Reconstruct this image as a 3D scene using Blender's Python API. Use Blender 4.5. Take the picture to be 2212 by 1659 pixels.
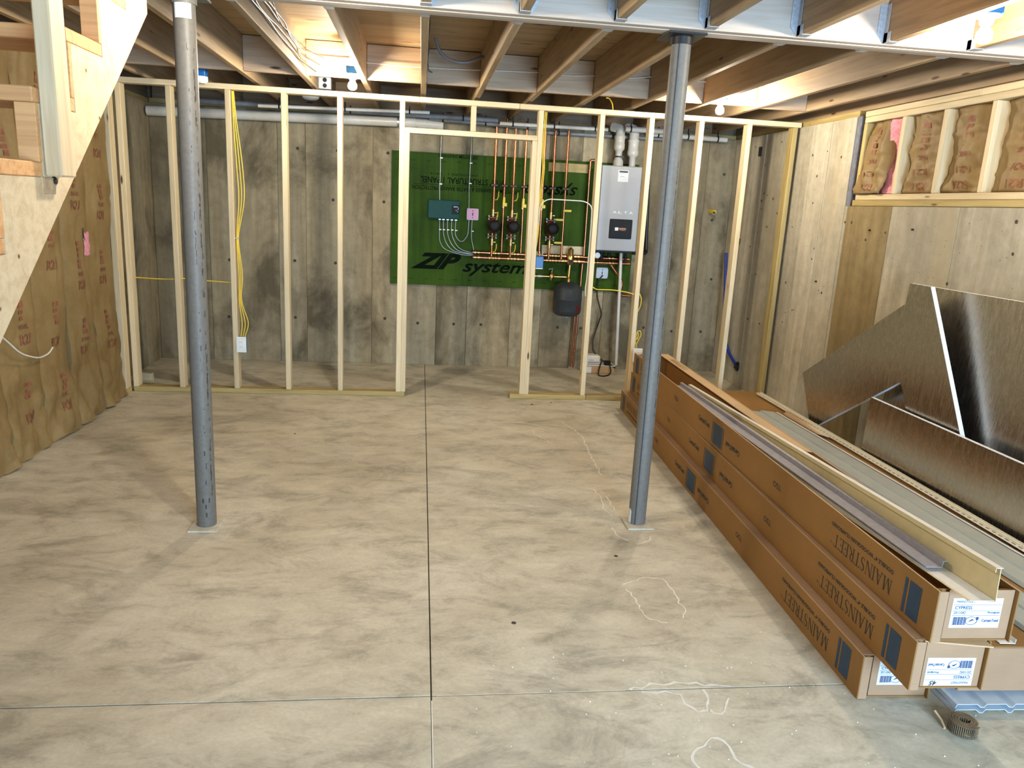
import bpy, bmesh, math, random
from mathutils import Vector, Matrix, noise
random.seed(7)
for o in list(bpy.data.objects): bpy.data.objects.remove(o)
SC = bpy.context.scene
COL = SC.collection
R_ = math.radians

# ------------------------------------------------------------------ camera
cam_d = bpy.data.cameras.new('camera'); cam = bpy.data.objects.new('camera', cam_d); COL.objects.link(cam)
_y, _p, _r = R_(7.2972), R_(13.1688), R_(-2.9395)
_f = Vector((math.sin(_y)*math.cos(_p), math.cos(_y)*math.cos(_p), -math.sin(_p)))
_rt0 = Vector((math.cos(_y), -math.sin(_y), 0)); _dn0 = _f.cross(_rt0)
_rt = _rt0*math.cos(_r) + _dn0*math.sin(_r); _dn = -_rt0*math.sin(_r) + _dn0*math.cos(_r)
_m = Matrix((_rt, -_dn, -_f)).transposed().to_4x4(); _m.translation = (-0.0527, -5.9886, 1.5366)
cam.matrix_world = _m
cam_d.sensor_fit = 'HORIZONTAL'; cam_d.sensor_width = 36.0; cam_d.lens = 1639.29/2212*36.0
cam_d.clip_start = 0.05; cam_d.clip_end = 100
SC.camera = cam

# ------------------------------------------------------------------ world, light levels, exposure
W = bpy.data.worlds.new('sky'); SC.world = W; W.use_nodes = True
_bg = W.node_tree.nodes['Background']; _bg.inputs['Color'].default_value = (0.60, 0.76, 1.0, 1); _bg.inputs['Strength'].default_value = 0.6
BULB_COLOR = (1.0, 0.88, 0.70)
BULB_STRENGTH = 560.0            # emission of the bulb globes
def area(name, loc, rot, sx, sy, power, color):
    d = bpy.data.lights.new(name, 'AREA'); d.shape = 'RECTANGLE'; d.size = sx; d.size_y = sy; d.energy = power; d.color = color
    o = bpy.data.objects.new(name, d); COL.objects.link(o); o.location = loc; o.rotation_euler = rot
    return o
# daylight entering through the patio opening and the high windows of the rear wall behind the camera
area('daylight_patio_opening', (1.75, -8.35, 1.1), (R_(90), 0, 0), 1.9, 2.0, 165, (0.45, 0.69, 1.0))
area('daylight_rear_window', (-1.3, -8.35, 1.75), (R_(80), 0, 0), 1.2, 0.7, 15, (0.75, 0.86, 1.0))
SC.view_settings.view_transform = 'Standard'; SC.view_settings.look = 'None'
SC.view_settings.exposure = 1.5; SC.view_settings.gamma = 1.0; SC.view_settings.use_curve_mapping = False
SC.cycles.max_bounces = 8; SC.cycles.diffuse_bounces = 5; SC.cycles.glossy_bounces = 4
SC.cycles.sample_clamp_indirect = 8.0; SC.cycles.caustics_reflective = False; SC.cycles.caustics_refractive = False

# ------------------------------------------------------------------ material helpers
class NT:
    def __init__(s, name):
        s.m = bpy.data.materials.new(name); s.m.use_nodes = True; s.t = s.m.node_tree
        s.b = s.t.nodes['Principled BSDF']; s.x = 0
    def n(s, typ, **kw):
        nd = s.t.nodes.new(typ)
        for k, v in kw.items():
            if k.startswith('_'): setattr(nd, k[1:], v)
            else:
                key = int(k[1:]) if k[0] == 'i' and k[1:].isdigit() else k
                nd.inputs[key].default_value = v
        return nd
    def l(s, a, b): s.t.links.new(a, b)
    def coords(s, scale, kind='Object', rnd=False):
        tc = s.n('ShaderNodeTexCoord'); mp = s.n('ShaderNodeMapping'); mp.inputs['Scale'].default_value = scale
        s.l(tc.outputs[kind], mp.inputs['Vector'])
        if rnd:
            oi = s.n('ShaderNodeObjectInfo'); mu = s.n('ShaderNodeMath', _operation='MULTIPLY'); mu.inputs[1].default_value = 53.0
            s.l(oi.outputs['Random'], mu.inputs[0]); cx = s.n('ShaderNodeCombineXYZ')
            for k in range(3): s.l(mu.outputs[0], cx.inputs[k])
            s.l(cx.outputs[0], mp.inputs['Location'])
        return mp.outputs['Vector']
    def noise(s, vec, scale, detail=5, rough=0.55, dist=0):
        nd = s.n('ShaderNodeTexNoise'); nd.inputs['Scale'].default_value = scale; nd.inputs['Detail'].default_value = detail
        nd.inputs['Roughness'].default_value = rough; nd.inputs['Distortion'].default_value = dist
        s.l(vec, nd.inputs['Vector']); return nd.outputs['Fac']
    def ramp(s, fac, stops):
        nd = s.n('ShaderNodeValToRGB'); e = nd.color_ramp.elements
        while len(e) < len(stops): e.new(0.5)
        for k, (p, c) in enumerate(stops): e[k].position = p; e[k].color = (*c, 1) if len(c) == 3 else c
        s.l(fac, nd.inputs['Fac']); return nd.outputs['Color']
    def mix(s, fac, a, b, mode='MIX'):
        nd = s.n('ShaderNodeMix', _data_type='RGBA', _blend_type=mode)
        for sock, v in ((nd.inputs[0], fac), (nd.inputs[6], a), (nd.inputs[7], b)):
            if isinstance(v, (int, float)): sock.default_value = v
            elif isinstance(v, tuple): sock.default_value = (*v, 1) if len(v) == 3 else v
            else: s.l(v, sock)
        return nd.outputs[2]
    def bump(s, fac, strength, dist=0.01):
        nd = s.n('ShaderNodeBump'); nd.inputs['Strength'].default_value = strength; nd.inputs['Distance'].default_value = dist
        s.l(fac, nd.inputs['Height']); s.l(nd.outputs['Normal'], s.b.inputs['Normal'])
    def out(s, col, rough=0.6, metal=0.0, spec=0.5):
        if isinstance(col, tuple): s.b.inputs['Base Color'].default_value = (*col, 1)
        else: s.l(col, s.b.inputs['Base Color'])
        s.b.inputs['Roughness'].default_value = rough; s.b.inputs['Metallic'].default_value = metal
        s.b.inputs['Specular IOR Level'].default_value = spec
        return s.m
    def rnd_gray(s, lo, hi):
        oi = s.n('ShaderNodeObjectInfo'); mr = s.n('ShaderNodeMapRange'); mr.inputs['To Min'].default_value = lo; mr.inputs['To Max'].default_value = hi
        s.l(oi.outputs['Random'], mr.inputs['Value']); return mr.outputs['Result']

def plain(name, c, rough=0.5, metal=0.0, var=0.12, scale=30, bump=0.0, spec=0.5, stretch=(1, 1, 1)):
    t = NT(name); v = t.coords(stretch); f = t.noise(v, scale)
    d = tuple(x*(1-var) for x in c); u = tuple(min(1, x*(1+var)) for x in c)
    if bump: t.bump(f, bump, 0.004)
    return t.out(t.ramp(f, [(0.3, d), (0.7, u)]), rough, metal, spec)

def wood(name, light, dark, knot=(0.10, 0.045, 0.015), grain=(0.9, 16, 16), knots=0.5, rough=0.6, lo=0.85, hi=1.1, streak=0.5):
    t = NT(name); v = t.coords(grain, rnd=True)
    f = t.noise(v, 2.2, 6, 0.6, 0.6)
    base = t.ramp(f, [(0.30, dark), (0.55, light), (0.8, tuple(min(1, x*1.07) for x in light))])
    v2 = t.coords((1.2, 60, 60), rnd=True); g = t.noise(v2, 3.0, 3)
    base = t.mix(streak*0.35, base, t.ramp(g, [(0.35, (0.55, 0.5, 0.42)), (0.65, (1, 1, 1))]), 'MULTIPLY')
    if knots:
        v3 = t.coords((2.6, 11, 11), rnd=True); vo = t.n('ShaderNodeTexVoronoi'); vo.inputs['Scale'].default_value = 1.0; t.l(v3, vo.inputs['Vector'])
        k = t.ramp(vo.outputs['Distance'], [(0.07*knots+0.02, (0, 0, 0)), (0.12*knots+0.05, (1, 1, 1))])
        base = t.mix(k, knot, base)
    base = t.mix(1.0, base, t.rnd_gray(lo, hi), 'MULTIPLY')
    t.bump(f, 0.08, 0.003)
    return t.out(base, rough, 0, 0.35)

def concrete(name, light, dark, stain, panel=(0.8, 1.12), streak=(7, 7, 0.5), stain_amt=0.6, st=(1.1, 1.1, 0.8), warm=(0.55, 0.42, 0.24), rough=0.85):
    t = NT(name); v = t.coords((1, 1, 1), rnd=True)
    vs = t.coords(streak, rnd=True)
    a = t.noise(vs, 2.0, 6, 0.6); b = t.noise(v, 14, 8, 0.65); c = t.noise(t.coords(st, rnd=True), 1.7, 7, 0.62, 0.4)
    base = t.ramp(a, [(0.3, dark), (0.68, light)])
    base = t.mix(0.45, base, t.ramp(b, [(0.3, (0.55, 0.55, 0.53)), (0.65, (1.05, 1.05, 1.04))]), 'MULTIPLY')
    base = t.mix(t.ramp(c, [(0.47, (0, 0, 0)), (0.62, (stain_amt,)*3)]), base, stain)
    d = t.noise(t.coords((2.2, 2.2, 0.35), rnd=True), 1.3, 4)
    base = t.mix(t.ramp(d, [(0.55, (0, 0, 0)), (0.72, (0.5,)*3)]), base, t.mix(1.0, base, warm, 'MULTIPLY') if False else warm)
    base = t.mix(1.0, base, t.rnd_gray(*panel), 'MULTIPLY')
    vo = t.n('ShaderNodeTexVoronoi'); vo.inputs['Scale'].default_value = 22.0; t.l(v, vo.inputs['Vector'])
    base = t.mix(t.ramp(vo.outputs['Distance'], [(0.05, (0.75,)*3), (0.10, (0, 0, 0))]), base, (0.06, 0.055, 0.045))
    t.bump(b, 0.25, 0.004)
    return t.out(base, rough, 0, 0.3)

def floor_mat():
    t = NT('slab_concrete'); v = t.coords((1, 1, 1))
    a = t.noise(v, 1.1, 8, 0.62, 0.6); b = t.noise(t.coords((1.0, 1.7, 1)), 4.2, 10, 0.74, 0.5); c = t.noise(v, 70, 4, 0.65)
    base = t.ramp(a, [(0.30, (0.42, 0.38, 0.285)), (0.5, (0.55, 0.51, 0.40)), (0.72, (0.62, 0.59, 0.49))])
    base = t.mix(0.75, base, t.ramp(b, [(0.36, (0.60, 0.585, 0.55)), (0.48, (0.97, 0.96, 0.94)), (0.64, (1.2, 1.2, 1.19))]), 'MULTIPLY')
    base = t.mix(0.35, base, t.ramp(c, [(0.3, (0.72, 0.72, 0.72)), (0.7, (1.12, 1.12, 1.12))]), 'MULTIPLY')
    d = t.noise(t.coords((0.9, 1.5, 1)), 2.2, 9, 0.75, 0.7)
    base = t.mix(t.ramp(d, [(0.53, (0, 0, 0)), (0.66, (0.55,)*3)]), base, (0.21, 0.19, 0.15))
    t.bump(b, 0.06, 0.004)
    return t.out(base, 0.58, 0, 0.4)

def kraft_mat():
    t = NT('kraft_paper'); v = t.coords((1, 1, 1))
    a = t.noise(v, 3.5, 6, 0.6); b = t.noise(v, 40, 4)
    base = t.ramp(a, [(0.3, (0.20, 0.125, 0.042)), (0.7, (0.305, 0.21, 0.085))])
    base = t.mix(0.3, base, t.ramp(b, [(0.3, (0.7, 0.7, 0.7)), (0.7, (1.1, 1.1, 1.1))]), 'MULTIPLY')
    t.bump(b, 0.12, 0.003)
    return t.out(base, 0.6, 0, 0.4)

def card_mat(name, c, var=0.15):
    t = NT(name); v = t.coords((1, 1, 1))
    a = t.noise(v, 2.2, 5, 0.6); b = t.noise(t.coords((2, 90, 90)), 6, 2)
    base = t.ramp(a, [(0.3, tuple(x*(1-var) for x in c)), (0.7, tuple(x*(1+var) for x in c))])
    base = t.mix(0.10, base, t.ramp(b, [(0.4, (0.7, 0.7, 0.7)), (0.6, (1.1, 1.1, 1.1))]), 'MULTIPLY')
    return t.out(base, 0.62, 0, 0.35)

def foil_mat():
    t = NT('foil_facing'); v = t.coords((30, 30, 2.2)); a = t.noise(v, 4, 5, 0.7); b = t.noise(t.coords((1, 1, 1)), 90, 4, 0.7)
    t.bump(t.mix(0.5, a, b), 0.16, 0.004)
    mr = t.ramp(a, [(0.3, (0.20,)*3), (0.7, (0.34,)*3)])
    t.l(mr, t.b.inputs['Roughness'])
    m = t.out((0.60, 0.55, 0.47), 0.25, 1.0); t.l(mr, t.b.inputs['Roughness']); return m

def emit(name, c, s):
    m = bpy.data.materials.new(name); m.use_nodes = True; b = m.node_tree.nodes['Principled BSDF']
    b.inputs['Base Color'].default_value = (0.9, 0.9, 0.88, 1)
    b.inputs['Emission Color'].default_value = (*c, 1); b.inputs['Emission Strength'].default_value = s
    return m

M = dict(
 pine=wood('pine_stud', (0.74, 0.61, 0.38), (0.63, 0.49, 0.275)),
 treated=wood('treated_pine', (0.50, 0.385, 0.155), (0.36, 0.26, 0.085)),
 spruce=wood('spruce_joist', (0.39, 0.28, 0.165), (0.27, 0.185, 0.105), knots=0.55, lo=0.75, hi=1.15),
 block=wood('spruce_blocking', (0.54, 0.40, 0.27), (0.43, 0.305, 0.19), knots=0.6, lo=0.8, hi=1.12),
 beam=wood('beam_veneer', (0.52, 0.455, 0.385), (0.44, 0.365, 0.29), knots=0.0, lo=0.95, hi=1.05, streak=0.3),
 ply=wood('plywood_decking', (0.42, 0.30, 0.165), (0.29, 0.19, 0.095), knots=0.9, grain=(0.6, 7, 7), lo=0.9, hi=1.05),
 stair=wood('stair_pine', (0.58, 0.455, 0.285), (0.47, 0.345, 0.195), knots=0.3, lo=0.95, hi=1.06, grain=(0.8, 11, 11)),
 fir=wood('stair_tread_fir', (0.58, 0.315, 0.13), (0.44, 0.21, 0.08), knots=0.2, lo=0.95, hi=1.08, grain=(0.8, 22, 22)),
 endgrain=plain('wood_end_grain', (0.42, 0.29, 0.16), 0.7, 0, 0.25, 40),
 floor=floor_mat(),
 joint=plain('joint_dirt', (0.06, 0.045, 0.03), 0.9),
 back=concrete('back_wall_concrete', (0.46, 0.39, 0.25), (0.30, 0.245, 0.15), (0.075, 0.061, 0.034), (0.7, 1.15), stain_amt=0.75, warm=(0.27, 0.205, 0.11)),
 rightc=concrete('right_wall_concrete', (0.56, 0.52, 0.41), (0.40, 0.36, 0.27), (0.29, 0.255, 0.18), (0.85, 1.1), stain_amt=0.5, warm=(0.45, 0.38, 0.24)),
 rightd=concrete('right_wall_damp_concrete', (0.32, 0.25, 0.125), (0.21, 0.155, 0.07), (0.15, 0.11, 0.05), (0.95, 1.05), stain_amt=0.5, warm=(0.24, 0.17, 0.07)),
 kraft=kraft_mat(),
 redink=plain('red_ink', (0.24, 0.085, 0.040), 0.7, 0, 0.35, 30),
 pinkwool=plain('pink_fibreglass', (0.72, 0.30, 0.36), 0.9, 0, 0.3, 60, 0.5),
 card=card_mat('cardboard', (0.285, 0.145, 0.04)),
 cardlight=card_mat('cardboard_edge', (0.55, 0.37, 0.20)),
 cardend=card_mat('cardboard_end', (0.37, 0.225, 0.125)),
 ink=plain('black_ink', (0.035, 0.03, 0.028), 0.6),
 blueink=plain('navy_ink', (0.012, 0.045, 0.10), 0.5),
 labelink=plain('label_ink', (0.025, 0.06, 0.16), 0.5),
 label=plain('white_label', (0.66, 0.69, 0.71), 0.4, 0, 0.03),
 column=plain('grey_column_paint', (0.145, 0.136, 0.116), 0.48, 0, 0.10, 60, 0.03, 0.4),
 blackmetal=plain('black_steel', (0.015, 0.015, 0.016), 0.45, 0.3),
 seam=plain('dark_seam', (0.03, 0.035, 0.045), 0.6),
 galv=plain('galvanised_steel', (0.42, 0.47, 0.52), 0.42, 0.15, 0.15, 80),
 steel=plain('grey_steel', (0.42, 0.42, 0.42), 0.35, 0.8),
 pvc=plain('white_pvc', (0.62, 0.60, 0.53), 0.32, 0, 0.05),
 greypipe=plain('grey_pipe_insulation', (0.22, 0.235, 0.25), 0.5, 0, 0.2, 20),
 whiteplastic=plain('white_plastic', (0.82, 0.82, 0.78), 0.35, 0, 0.04),
 blackplastic=plain('black_plastic', (0.010, 0.010, 0.011), 0.5, 0, 0.2, 30, 0, 0.2),
 copper=plain('copper', (0.43, 0.175, 0.09), 0.28, 1.0, 0.3, 30, 0, 0.5, (1, 1, 6)),
 brass=plain('brass', (0.62, 0.43, 0.17), 0.3, 1.0),
 yellow=plain('yellow_plastic', (0.80, 0.58, 0.03), 0.4, 0, 0.06),
 yellowcable=plain('yellow_cable', (0.78, 0.55, 0.04), 0.45, 0, 0.06),
 whitecable=plain('white_cable', (0.70, 0.68, 0.60), 0.45, 0, 0.06),
 blackcable=plain('black_cable', (0.014, 0.013, 0.013), 0.4, 0, 0.1),
 greycable=plain('grey_cable', (0.17, 0.165, 0.16), 0.4, 0, 0.1),
 green=None, teal=plain('teal_enamel', (0.010, 0.060, 0.052), 0.5, 0, 0.12, 10, 0, 0.15),
 pink=plain('pink_cover', (0.66, 0.32, 0.46), 0.45, 0, 0.05),
 blue=plain('blue_plastic', (0.012, 0.14, 0.42), 0.35, 0, 0.05),
 deepblue=plain('deep_blue_hose', (0.01, 0.035, 0.26), 0.35, 0, 0.05),
 darkred=plain('dark_red_cast_iron', (0.10, 0.012, 0.012), 0.4, 0, 0.15),
 tank=plain('charcoal_tank_paint', (0.040, 0.045, 0.047), 0.45, 0, 0.08, 30, 0, 0.3),
 boiler=plain('boiler_enamel', (0.31, 0.315, 0.315), 0.45, 0.1, 0.06, 5),
 screen=plain('dark_screen', (0.014, 0.016, 0.018), 0.55, 0, 0.05, 30, 0, 0.15),
 foam=plain('white_foam', (0.85, 0.86, 0.87), 0.7, 0, 0.04),
 greyfoam=plain('grey_foam', (0.15, 0.155, 0.19), 0.8, 0, 0.25, 30, 0.3),
 foil=foil_mat(),
 sidegrey=plain('grey_green_vinyl', (0.42, 0.44, 0.39), 0.4, 0, 0.06, 12),
 vinylgrey=plain('grey_vinyl', (0.29, 0.275, 0.30), 0.45, 0, 0.12, 40),  # the vinyl's own purplish grey
 vinyl=plain('cream_vinyl', (0.72, 0.66, 0.50), 0.35, 0, 0.05),
 vinylback=plain('cream_vinyl_back', (0.66, 0.55, 0.30), 0.4, 0, 0.05),
 vinylwhite=plain('white_vinyl', (0.78, 0.75, 0.70), 0.35, 0, 0.05),
 soffit=plain('pale_blue_vinyl', (0.56, 0.63, 0.70), 0.4, 0, 0.04),
 nail=plain('coil_nail_steel', (0.30, 0.24, 0.16), 0.4, 0.7, 0.3),
 efflo=plain('white_efflorescence', (0.74, 0.72, 0.64), 0.85, 0, 0.1),
 glow=emit('lit_bulb', BULB_COLOR, BULB_STRENGTH),
)
def green_mat():
    t = NT('green_coated_panel'); v = t.coords((1, 1, 1)); a = t.noise(v, 2.0, 6, 0.6); b = t.noise(t.coords((14, 14, 0.6)), 2.0, 4)
    base = t.ramp(a, [(0.3, (0.022, 0.052, 0.004)), (0.7, (0.050, 0.108, 0.007))])
    base = t.mix(0.35, base, t.ramp(b, [(0.35, (0.45, 0.45, 0.45)), (0.6, (1.1, 1.1, 1.1))]), 'MULTIPLY')
    return t.out(base, 0.65, 0, 0.12)
M['green'] = green_mat()
M['greenink'] = plain('dark_print_on_green', (0.006, 0.010, 0.006), 0.9, 0, 0.1, 30, 0, 0.0)

# ------------------------------------------------------------------ mesh helpers
class MB:
    def __init__(s): s.v = []; s.f = []; s.sm = []
    def add(s, vs, fs, smooth=False):
        b = len(s.v); s.v += [tuple(x) for x in vs]; s.f += [tuple(b+i for i in f) for f in fs]; s.sm += [smooth]*len(fs); return s
    def box(s, lo, hi, mat=None):
        x0, y0, z0 = lo; x1, y1, z1 = hi
        vs = [Vector(p) for p in ((x0,y0,z0),(x1,y0,z0),(x1,y1,z0),(x0,y1,z0),(x0,y0,z1),(x1,y0,z1),(x1,y1,z1),(x0,y1,z1))]
        if mat: vs = [mat @ p for p in vs]
        return s.add(vs, [(0,3,2,1),(4,5,6,7),(0,1,5,4),(1,2,6,5),(2,3,7,6),(3,0,4,7)])
    def cbox(s, lo, hi, ch, mat=None):     # box with chamfered long edges along the longest axis is overkill: bevel all
        bm = bmesh.new(); x0, y0, z0 = lo; x1, y1, z1 = hi
        bmesh.ops.create_cube(bm, size=1.0)
        for v in bm.verts: v.co = Vector(((x0+x1)/2+v.co.x*(x1-x0), (y0+y1)/2+v.co.y*(y1-y0), (z0+z1)/2+v.co.z*(z1-z0)))
        bmesh.ops.bevel(bm, geom=list(bm.edges), offset=ch, segments=1, affect='EDGES')
        bm.verts.ensure_lookup_table(); bm.verts.index_update()
        vs = [v.co.copy() for v in bm.verts]
        if mat: vs = [mat @ p for p in vs]
        s.add(vs, [tuple(v.index for v in f.verts) for f in bm.faces]); bm.free(); return s
    def cyl(s, p0, p1, r0, r1=None, n=16, caps=True, smooth=True):
        p0 = Vector(p0); p1 = Vector(p1); r1 = r0 if r1 is None else r1
        d = (p1-p0).normalized(); a = d.orthogonal().normalized(); b = d.cross(a)
        vs = []
        for p, r in ((p0, r0), (p1, r1)):
            vs += [p + a*(r*math.cos(2*math.pi*k/n)) + b*(r*math.sin(2*math.pi*k/n)) for k in range(n)]
        s.add(vs, [(k, (k+1) % n, n+(k+1) % n, n+k) for k in range(n)], smooth)
        if caps:
            s.add(vs[:n], [tuple(reversed(range(n)))]); s.add(vs[n:], [tuple(range(n))])
        return s
    def lathe(s, c, axis, prof, n=20, smooth=True):   # prof: (distance along axis, radius)
        c = Vector(c); d = Vector(axis).normalized(); a = d.orthogonal().normalized(); b = d.cross(a); vs = []
        for h, r in prof: vs += [c+d*h+a*(r*math.cos(2*math.pi*k/n))+b*(r*math.sin(2*math.pi*k/n)) for k in range(n)]
        m = len(prof)
        fs = [(i*n+k, i*n+(k+1) % n, (i+1)*n+(k+1) % n, (i+1)*n+k) for i in range(m-1) for k in range(n)]
        s.add(vs, fs, smooth); s.add(vs[:n], [tuple(reversed(range(n)))]); s.add(vs[-n:], [tuple(range(n))]); return s
    def tube(s, pts, r, n=8, fillet=0, smooth=True, sub=4):
        pts = [Vector(p) for p in pts]
        if fillet:
            q = [pts[0]]
            for i in range(1, len(pts)-1):
                a, b, c = pts[i-1], pts[i], pts[i+1]; f = min(fillet, (a-b).length*0.49, (c-b).length*0.49)
                A = b+(a-b).normalized()*f; B = b+(c-b).normalized()*f
                for k in range(sub+1):
                    u = k/sub; q.append(A*(1-u)**2 + b*(2*u*(1-u)) + B*u*u)
            q.append(pts[-1]); pts = q
        up = None; vs = []
        for i, p in enumerate(pts):
            d = (pts[min(i+1, len(pts)-1)]-pts[max(i-1, 0)])
            d = d.normalized() if d.length > 1e-9 else Vector((0, 0, 1))
            a = d.orthogonal().normalized() if up is None else (up-d*up.dot(d)).normalized()
            up = a; b = d.cross(a)
            vs += [p+a*(r*math.cos(2*math.pi*k/n))+b*(r*math.sin(2*math.pi*k/n)) for k in range(n)]
        m = len(pts)
        s.add(vs, [(i*n+k, i*n+(k+1) % n, (i+1)*n+(k+1) % n, (i+1)*n+k) for i in range(m-1) for k in range(n)], smooth)
        s.add(vs[:n], [tuple(reversed(range(n)))]); s.add(vs[-n:], [tuple(range(n))]); return s
    def prism(s, poly, axis, a0, a1):
        """poly: 2D outline; axis 0: (y,z) extruded in x; 1: (x,z) in y; 2: (x,y) in z"""
        def P(p, a): return (a, p[0], p[1]) if axis == 0 else (p[0], a, p[1]) if axis == 1 else (p[0], p[1], a)
        n = len(poly); vs = [P(p, a0) for p in poly]+[P(p, a1) for p in poly]
        return s.add(vs, [tuple(reversed(range(n))), tuple(range(n, 2*n))]+[(k, (k+1) % n, n+(k+1) % n, n+k) for k in range(n)])
    def mesh(s, name):
        me = bpy.data.meshes.new(name); me.from_pydata(s.v, [], s.f); me.polygons.foreach_set('use_smooth', s.sm)
        bm = bmesh.new(); bm.from_mesh(me); bmesh.ops.recalc_face_normals(bm, faces=bm.faces); bm.to_mesh(me); bm.free()
        me.update(); return me

def WM(o):
    return o.matrix_basis.copy() if o.parent is None else WM(o.parent) @ o.matrix_parent_inverse @ o.matrix_basis
def link(name, me, m, parent=None, world=True):
    o = bpy.data.objects.new(name, me); COL.objects.link(o)
    if m is not None and not me.materials: me.materials.append(M[m] if isinstance(m, str) else m)
    if parent is not None:
        o.parent = parent
        if world: o.matrix_parent_inverse = WM(parent).inverted()
    return o
def part(name, mb, m, parent, world=True, label=None):
    o = link(name, mb.mesh(name) if isinstance(mb, MB) else mb, m, parent, world)
    if label: o['label'] = label
    return o
def single(name, mb, m, label, cat, group=None, kind=None):     # a thing that is one mesh, its origin at its base
    xs = [v[0] for v in mb.v]; ys = [v[1] for v in mb.v]; zs = [v[2] for v in mb.v]
    c = Vector(((min(xs)+max(xs))/2, (min(ys)+max(ys))/2, min(zs))); mb.v = [tuple(Vector(v)-c) for v in mb.v]
    o = link(name, mb.mesh(name), m); o.location = c; tag(o, label, cat, group, kind); return o
def tag(o, label=None, cat=None, group=None, kind=None):
    if label: o['label'] = label
    if cat: o['category'] = cat
    if group: o['group'] = group
    if kind: o['kind'] = kind
    return o
def thing(name, label, cat, loc=(0, 0, 0), rotz=0, group=None, kind=None):
    o = bpy.data.objects.new(name, None); COL.objects.link(o); o.empty_display_size = 0.1
    o.location = loc; o.rotation_euler = (0, 0, rotz); o.matrix_basis = Matrix.Translation(loc) @ Matrix.Rotation(rotz, 4, 'Z')
    return tag(o, label, cat, group, kind)

_lum = {}
def lumber(name, p0, p1, w, t, m, parent, up=(0, 0, 1), ch=0.003, label=None):
    """a sawn board: axis p0->p1, t measured along up, w across"""
    p0 = Vector(p0); p1 = Vector(p1); d = p1-p0; L = d.length; d.normalize(); up = Vector(up); up = (up-d*up.dot(d)).normalized(); b = up.cross(d)
    key = (round(L, 4), round(w, 4), round(t, 4), m, ch)
    if key not in _lum:
        me = MB().cbox((-L/2, -w/2, -t/2), (L/2, w/2, t/2), ch).mesh(name); me.materials.append(M[m]); _lum[key] = me
    mw = Matrix((d, b, up)).transposed().to_4x4(); mw.translation = (p0+p1)/2
    o = bpy.data.objects.new(name, _lum[key]); COL.objects.link(o); o.parent = parent
    o.matrix_basis = (WM(parent).inverted() @ mw) if parent else mw
    if label: o['label'] = label
    return o
def board(name, lo, hi, m, parent, ch=0.003, label=None):      # axis-aligned lumber
    lo = Vector(lo); hi = Vector(hi); s = hi-lo; c = (lo+hi)/2; k = max(range(3), key=lambda i: s[i])
    e = Vector([s[i]/2 if i == k else 0 for i in range(3)])
    up = (0, 0, 1) if k != 2 else (0, 1, 0); ui = 2 if k != 2 else 1; wi = 3-k-ui
    return lumber(name, c-e, c+e, s[wi], s[ui], m, parent, up, ch, label)

# -------- writing
_txt = {}
def glyphs(s, bold=0.0, shear=0.0, gap=1.0):
    key = (s, bold, shear, gap)
    if key not in _txt:
        cu = bpy.data.curves.new('t', 'FONT'); cu.body = s; cu.size = 1; cu.offset = bold; cu.shear = shear; cu.space_character = gap; cu.resolution_u = 3
        o = bpy.data.objects.new('t', cu); COL.objects.link(o); dg = bpy.context.evaluated_depsgraph_get()
        me = bpy.data.meshes.new_from_object(o.evaluated_get(dg))
        vs = [v.co.copy() for v in me.vertices]; fs = [tuple(p.vertices) for p in me.polygons]
        bpy.data.objects.remove(o); bpy.data.curves.remove(cu); bpy.data.meshes.remove(me)
        x0 = min(v.x for v in vs); x1 = max(v.x for v in vs); y0 = min(v.y for v in vs); y1 = max(v.y for v in vs)
        _txt[key] = ([((v.x-x0)/(x1-x0), (v.y-y0)/(y1-y0)) for v in vs], fs)
    return _txt[key]
def write(mb, s, o, right, up, w, h, bold=0.0, shear=0.0, gap=1.0):
    """flat print: lower-left corner o, fitted to w x h"""
    vs, fs = glyphs(s, bold, shear, gap); o = Vector(o); r = Vector(right); u = Vector(up)
    return mb.add([o+r*(x*w)+u*(y*h) for x, y in vs], fs)
def quad(mb, o, right, up, w, h):
    o = Vector(o); r = Vector(right)*w; u = Vector(up)*h
    return mb.add([o, o+r, o+r+u, o+u], [(0, 1, 2, 3)])
# hand-drawn roman capitals (unit height): list of quads / strokes
def _st(a, b, w):       # a slanted stroke with horizontal terminals
    return [(a[0]-w/2, a[1]), (a[0]+w/2, a[1]), (b[0]+w/2, b[1]), (b[0]-w/2, b[1])]
def _rc(x0, y0, x1, y1): return [(x0, y0), (x1, y0), (x1, y1), (x0, y1)]
def _ribbon(pts, ws):
    q = []
    for i in range(len(pts)-1):
        (x0, y0), (x1, y1) = pts[i], pts[i+1]; L = math.hypot(x1-x0, y1-y0); nx, ny = -(y1-y0)/L, (x1-x0)/L
        q.append([(x0+nx*ws[i]/2, y0+ny*ws[i]/2), (x0-nx*ws[i]/2, y0-ny*ws[i]/2), (x1-nx*ws[i+1]/2, y1-ny*ws[i+1]/2), (x1+nx*ws[i+1]/2, y1+ny*ws[i+1]/2)])
    return q
def _arc(cx, cy, rx, ry, a0, a1, n=10): return [(cx+rx*math.cos(R_(a0+(a1-a0)*k/n)), cy+ry*math.sin(R_(a0+(a1-a0)*k/n))) for k in range(n+1)]
T_, K_, S_ = 0.045, 0.125, 0.04
def _ser(x, y, w=0.24): return _rc(x-w/2, y if y < .5 else y-S_, x+w/2, y+S_ if y < .5 else y)
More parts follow.
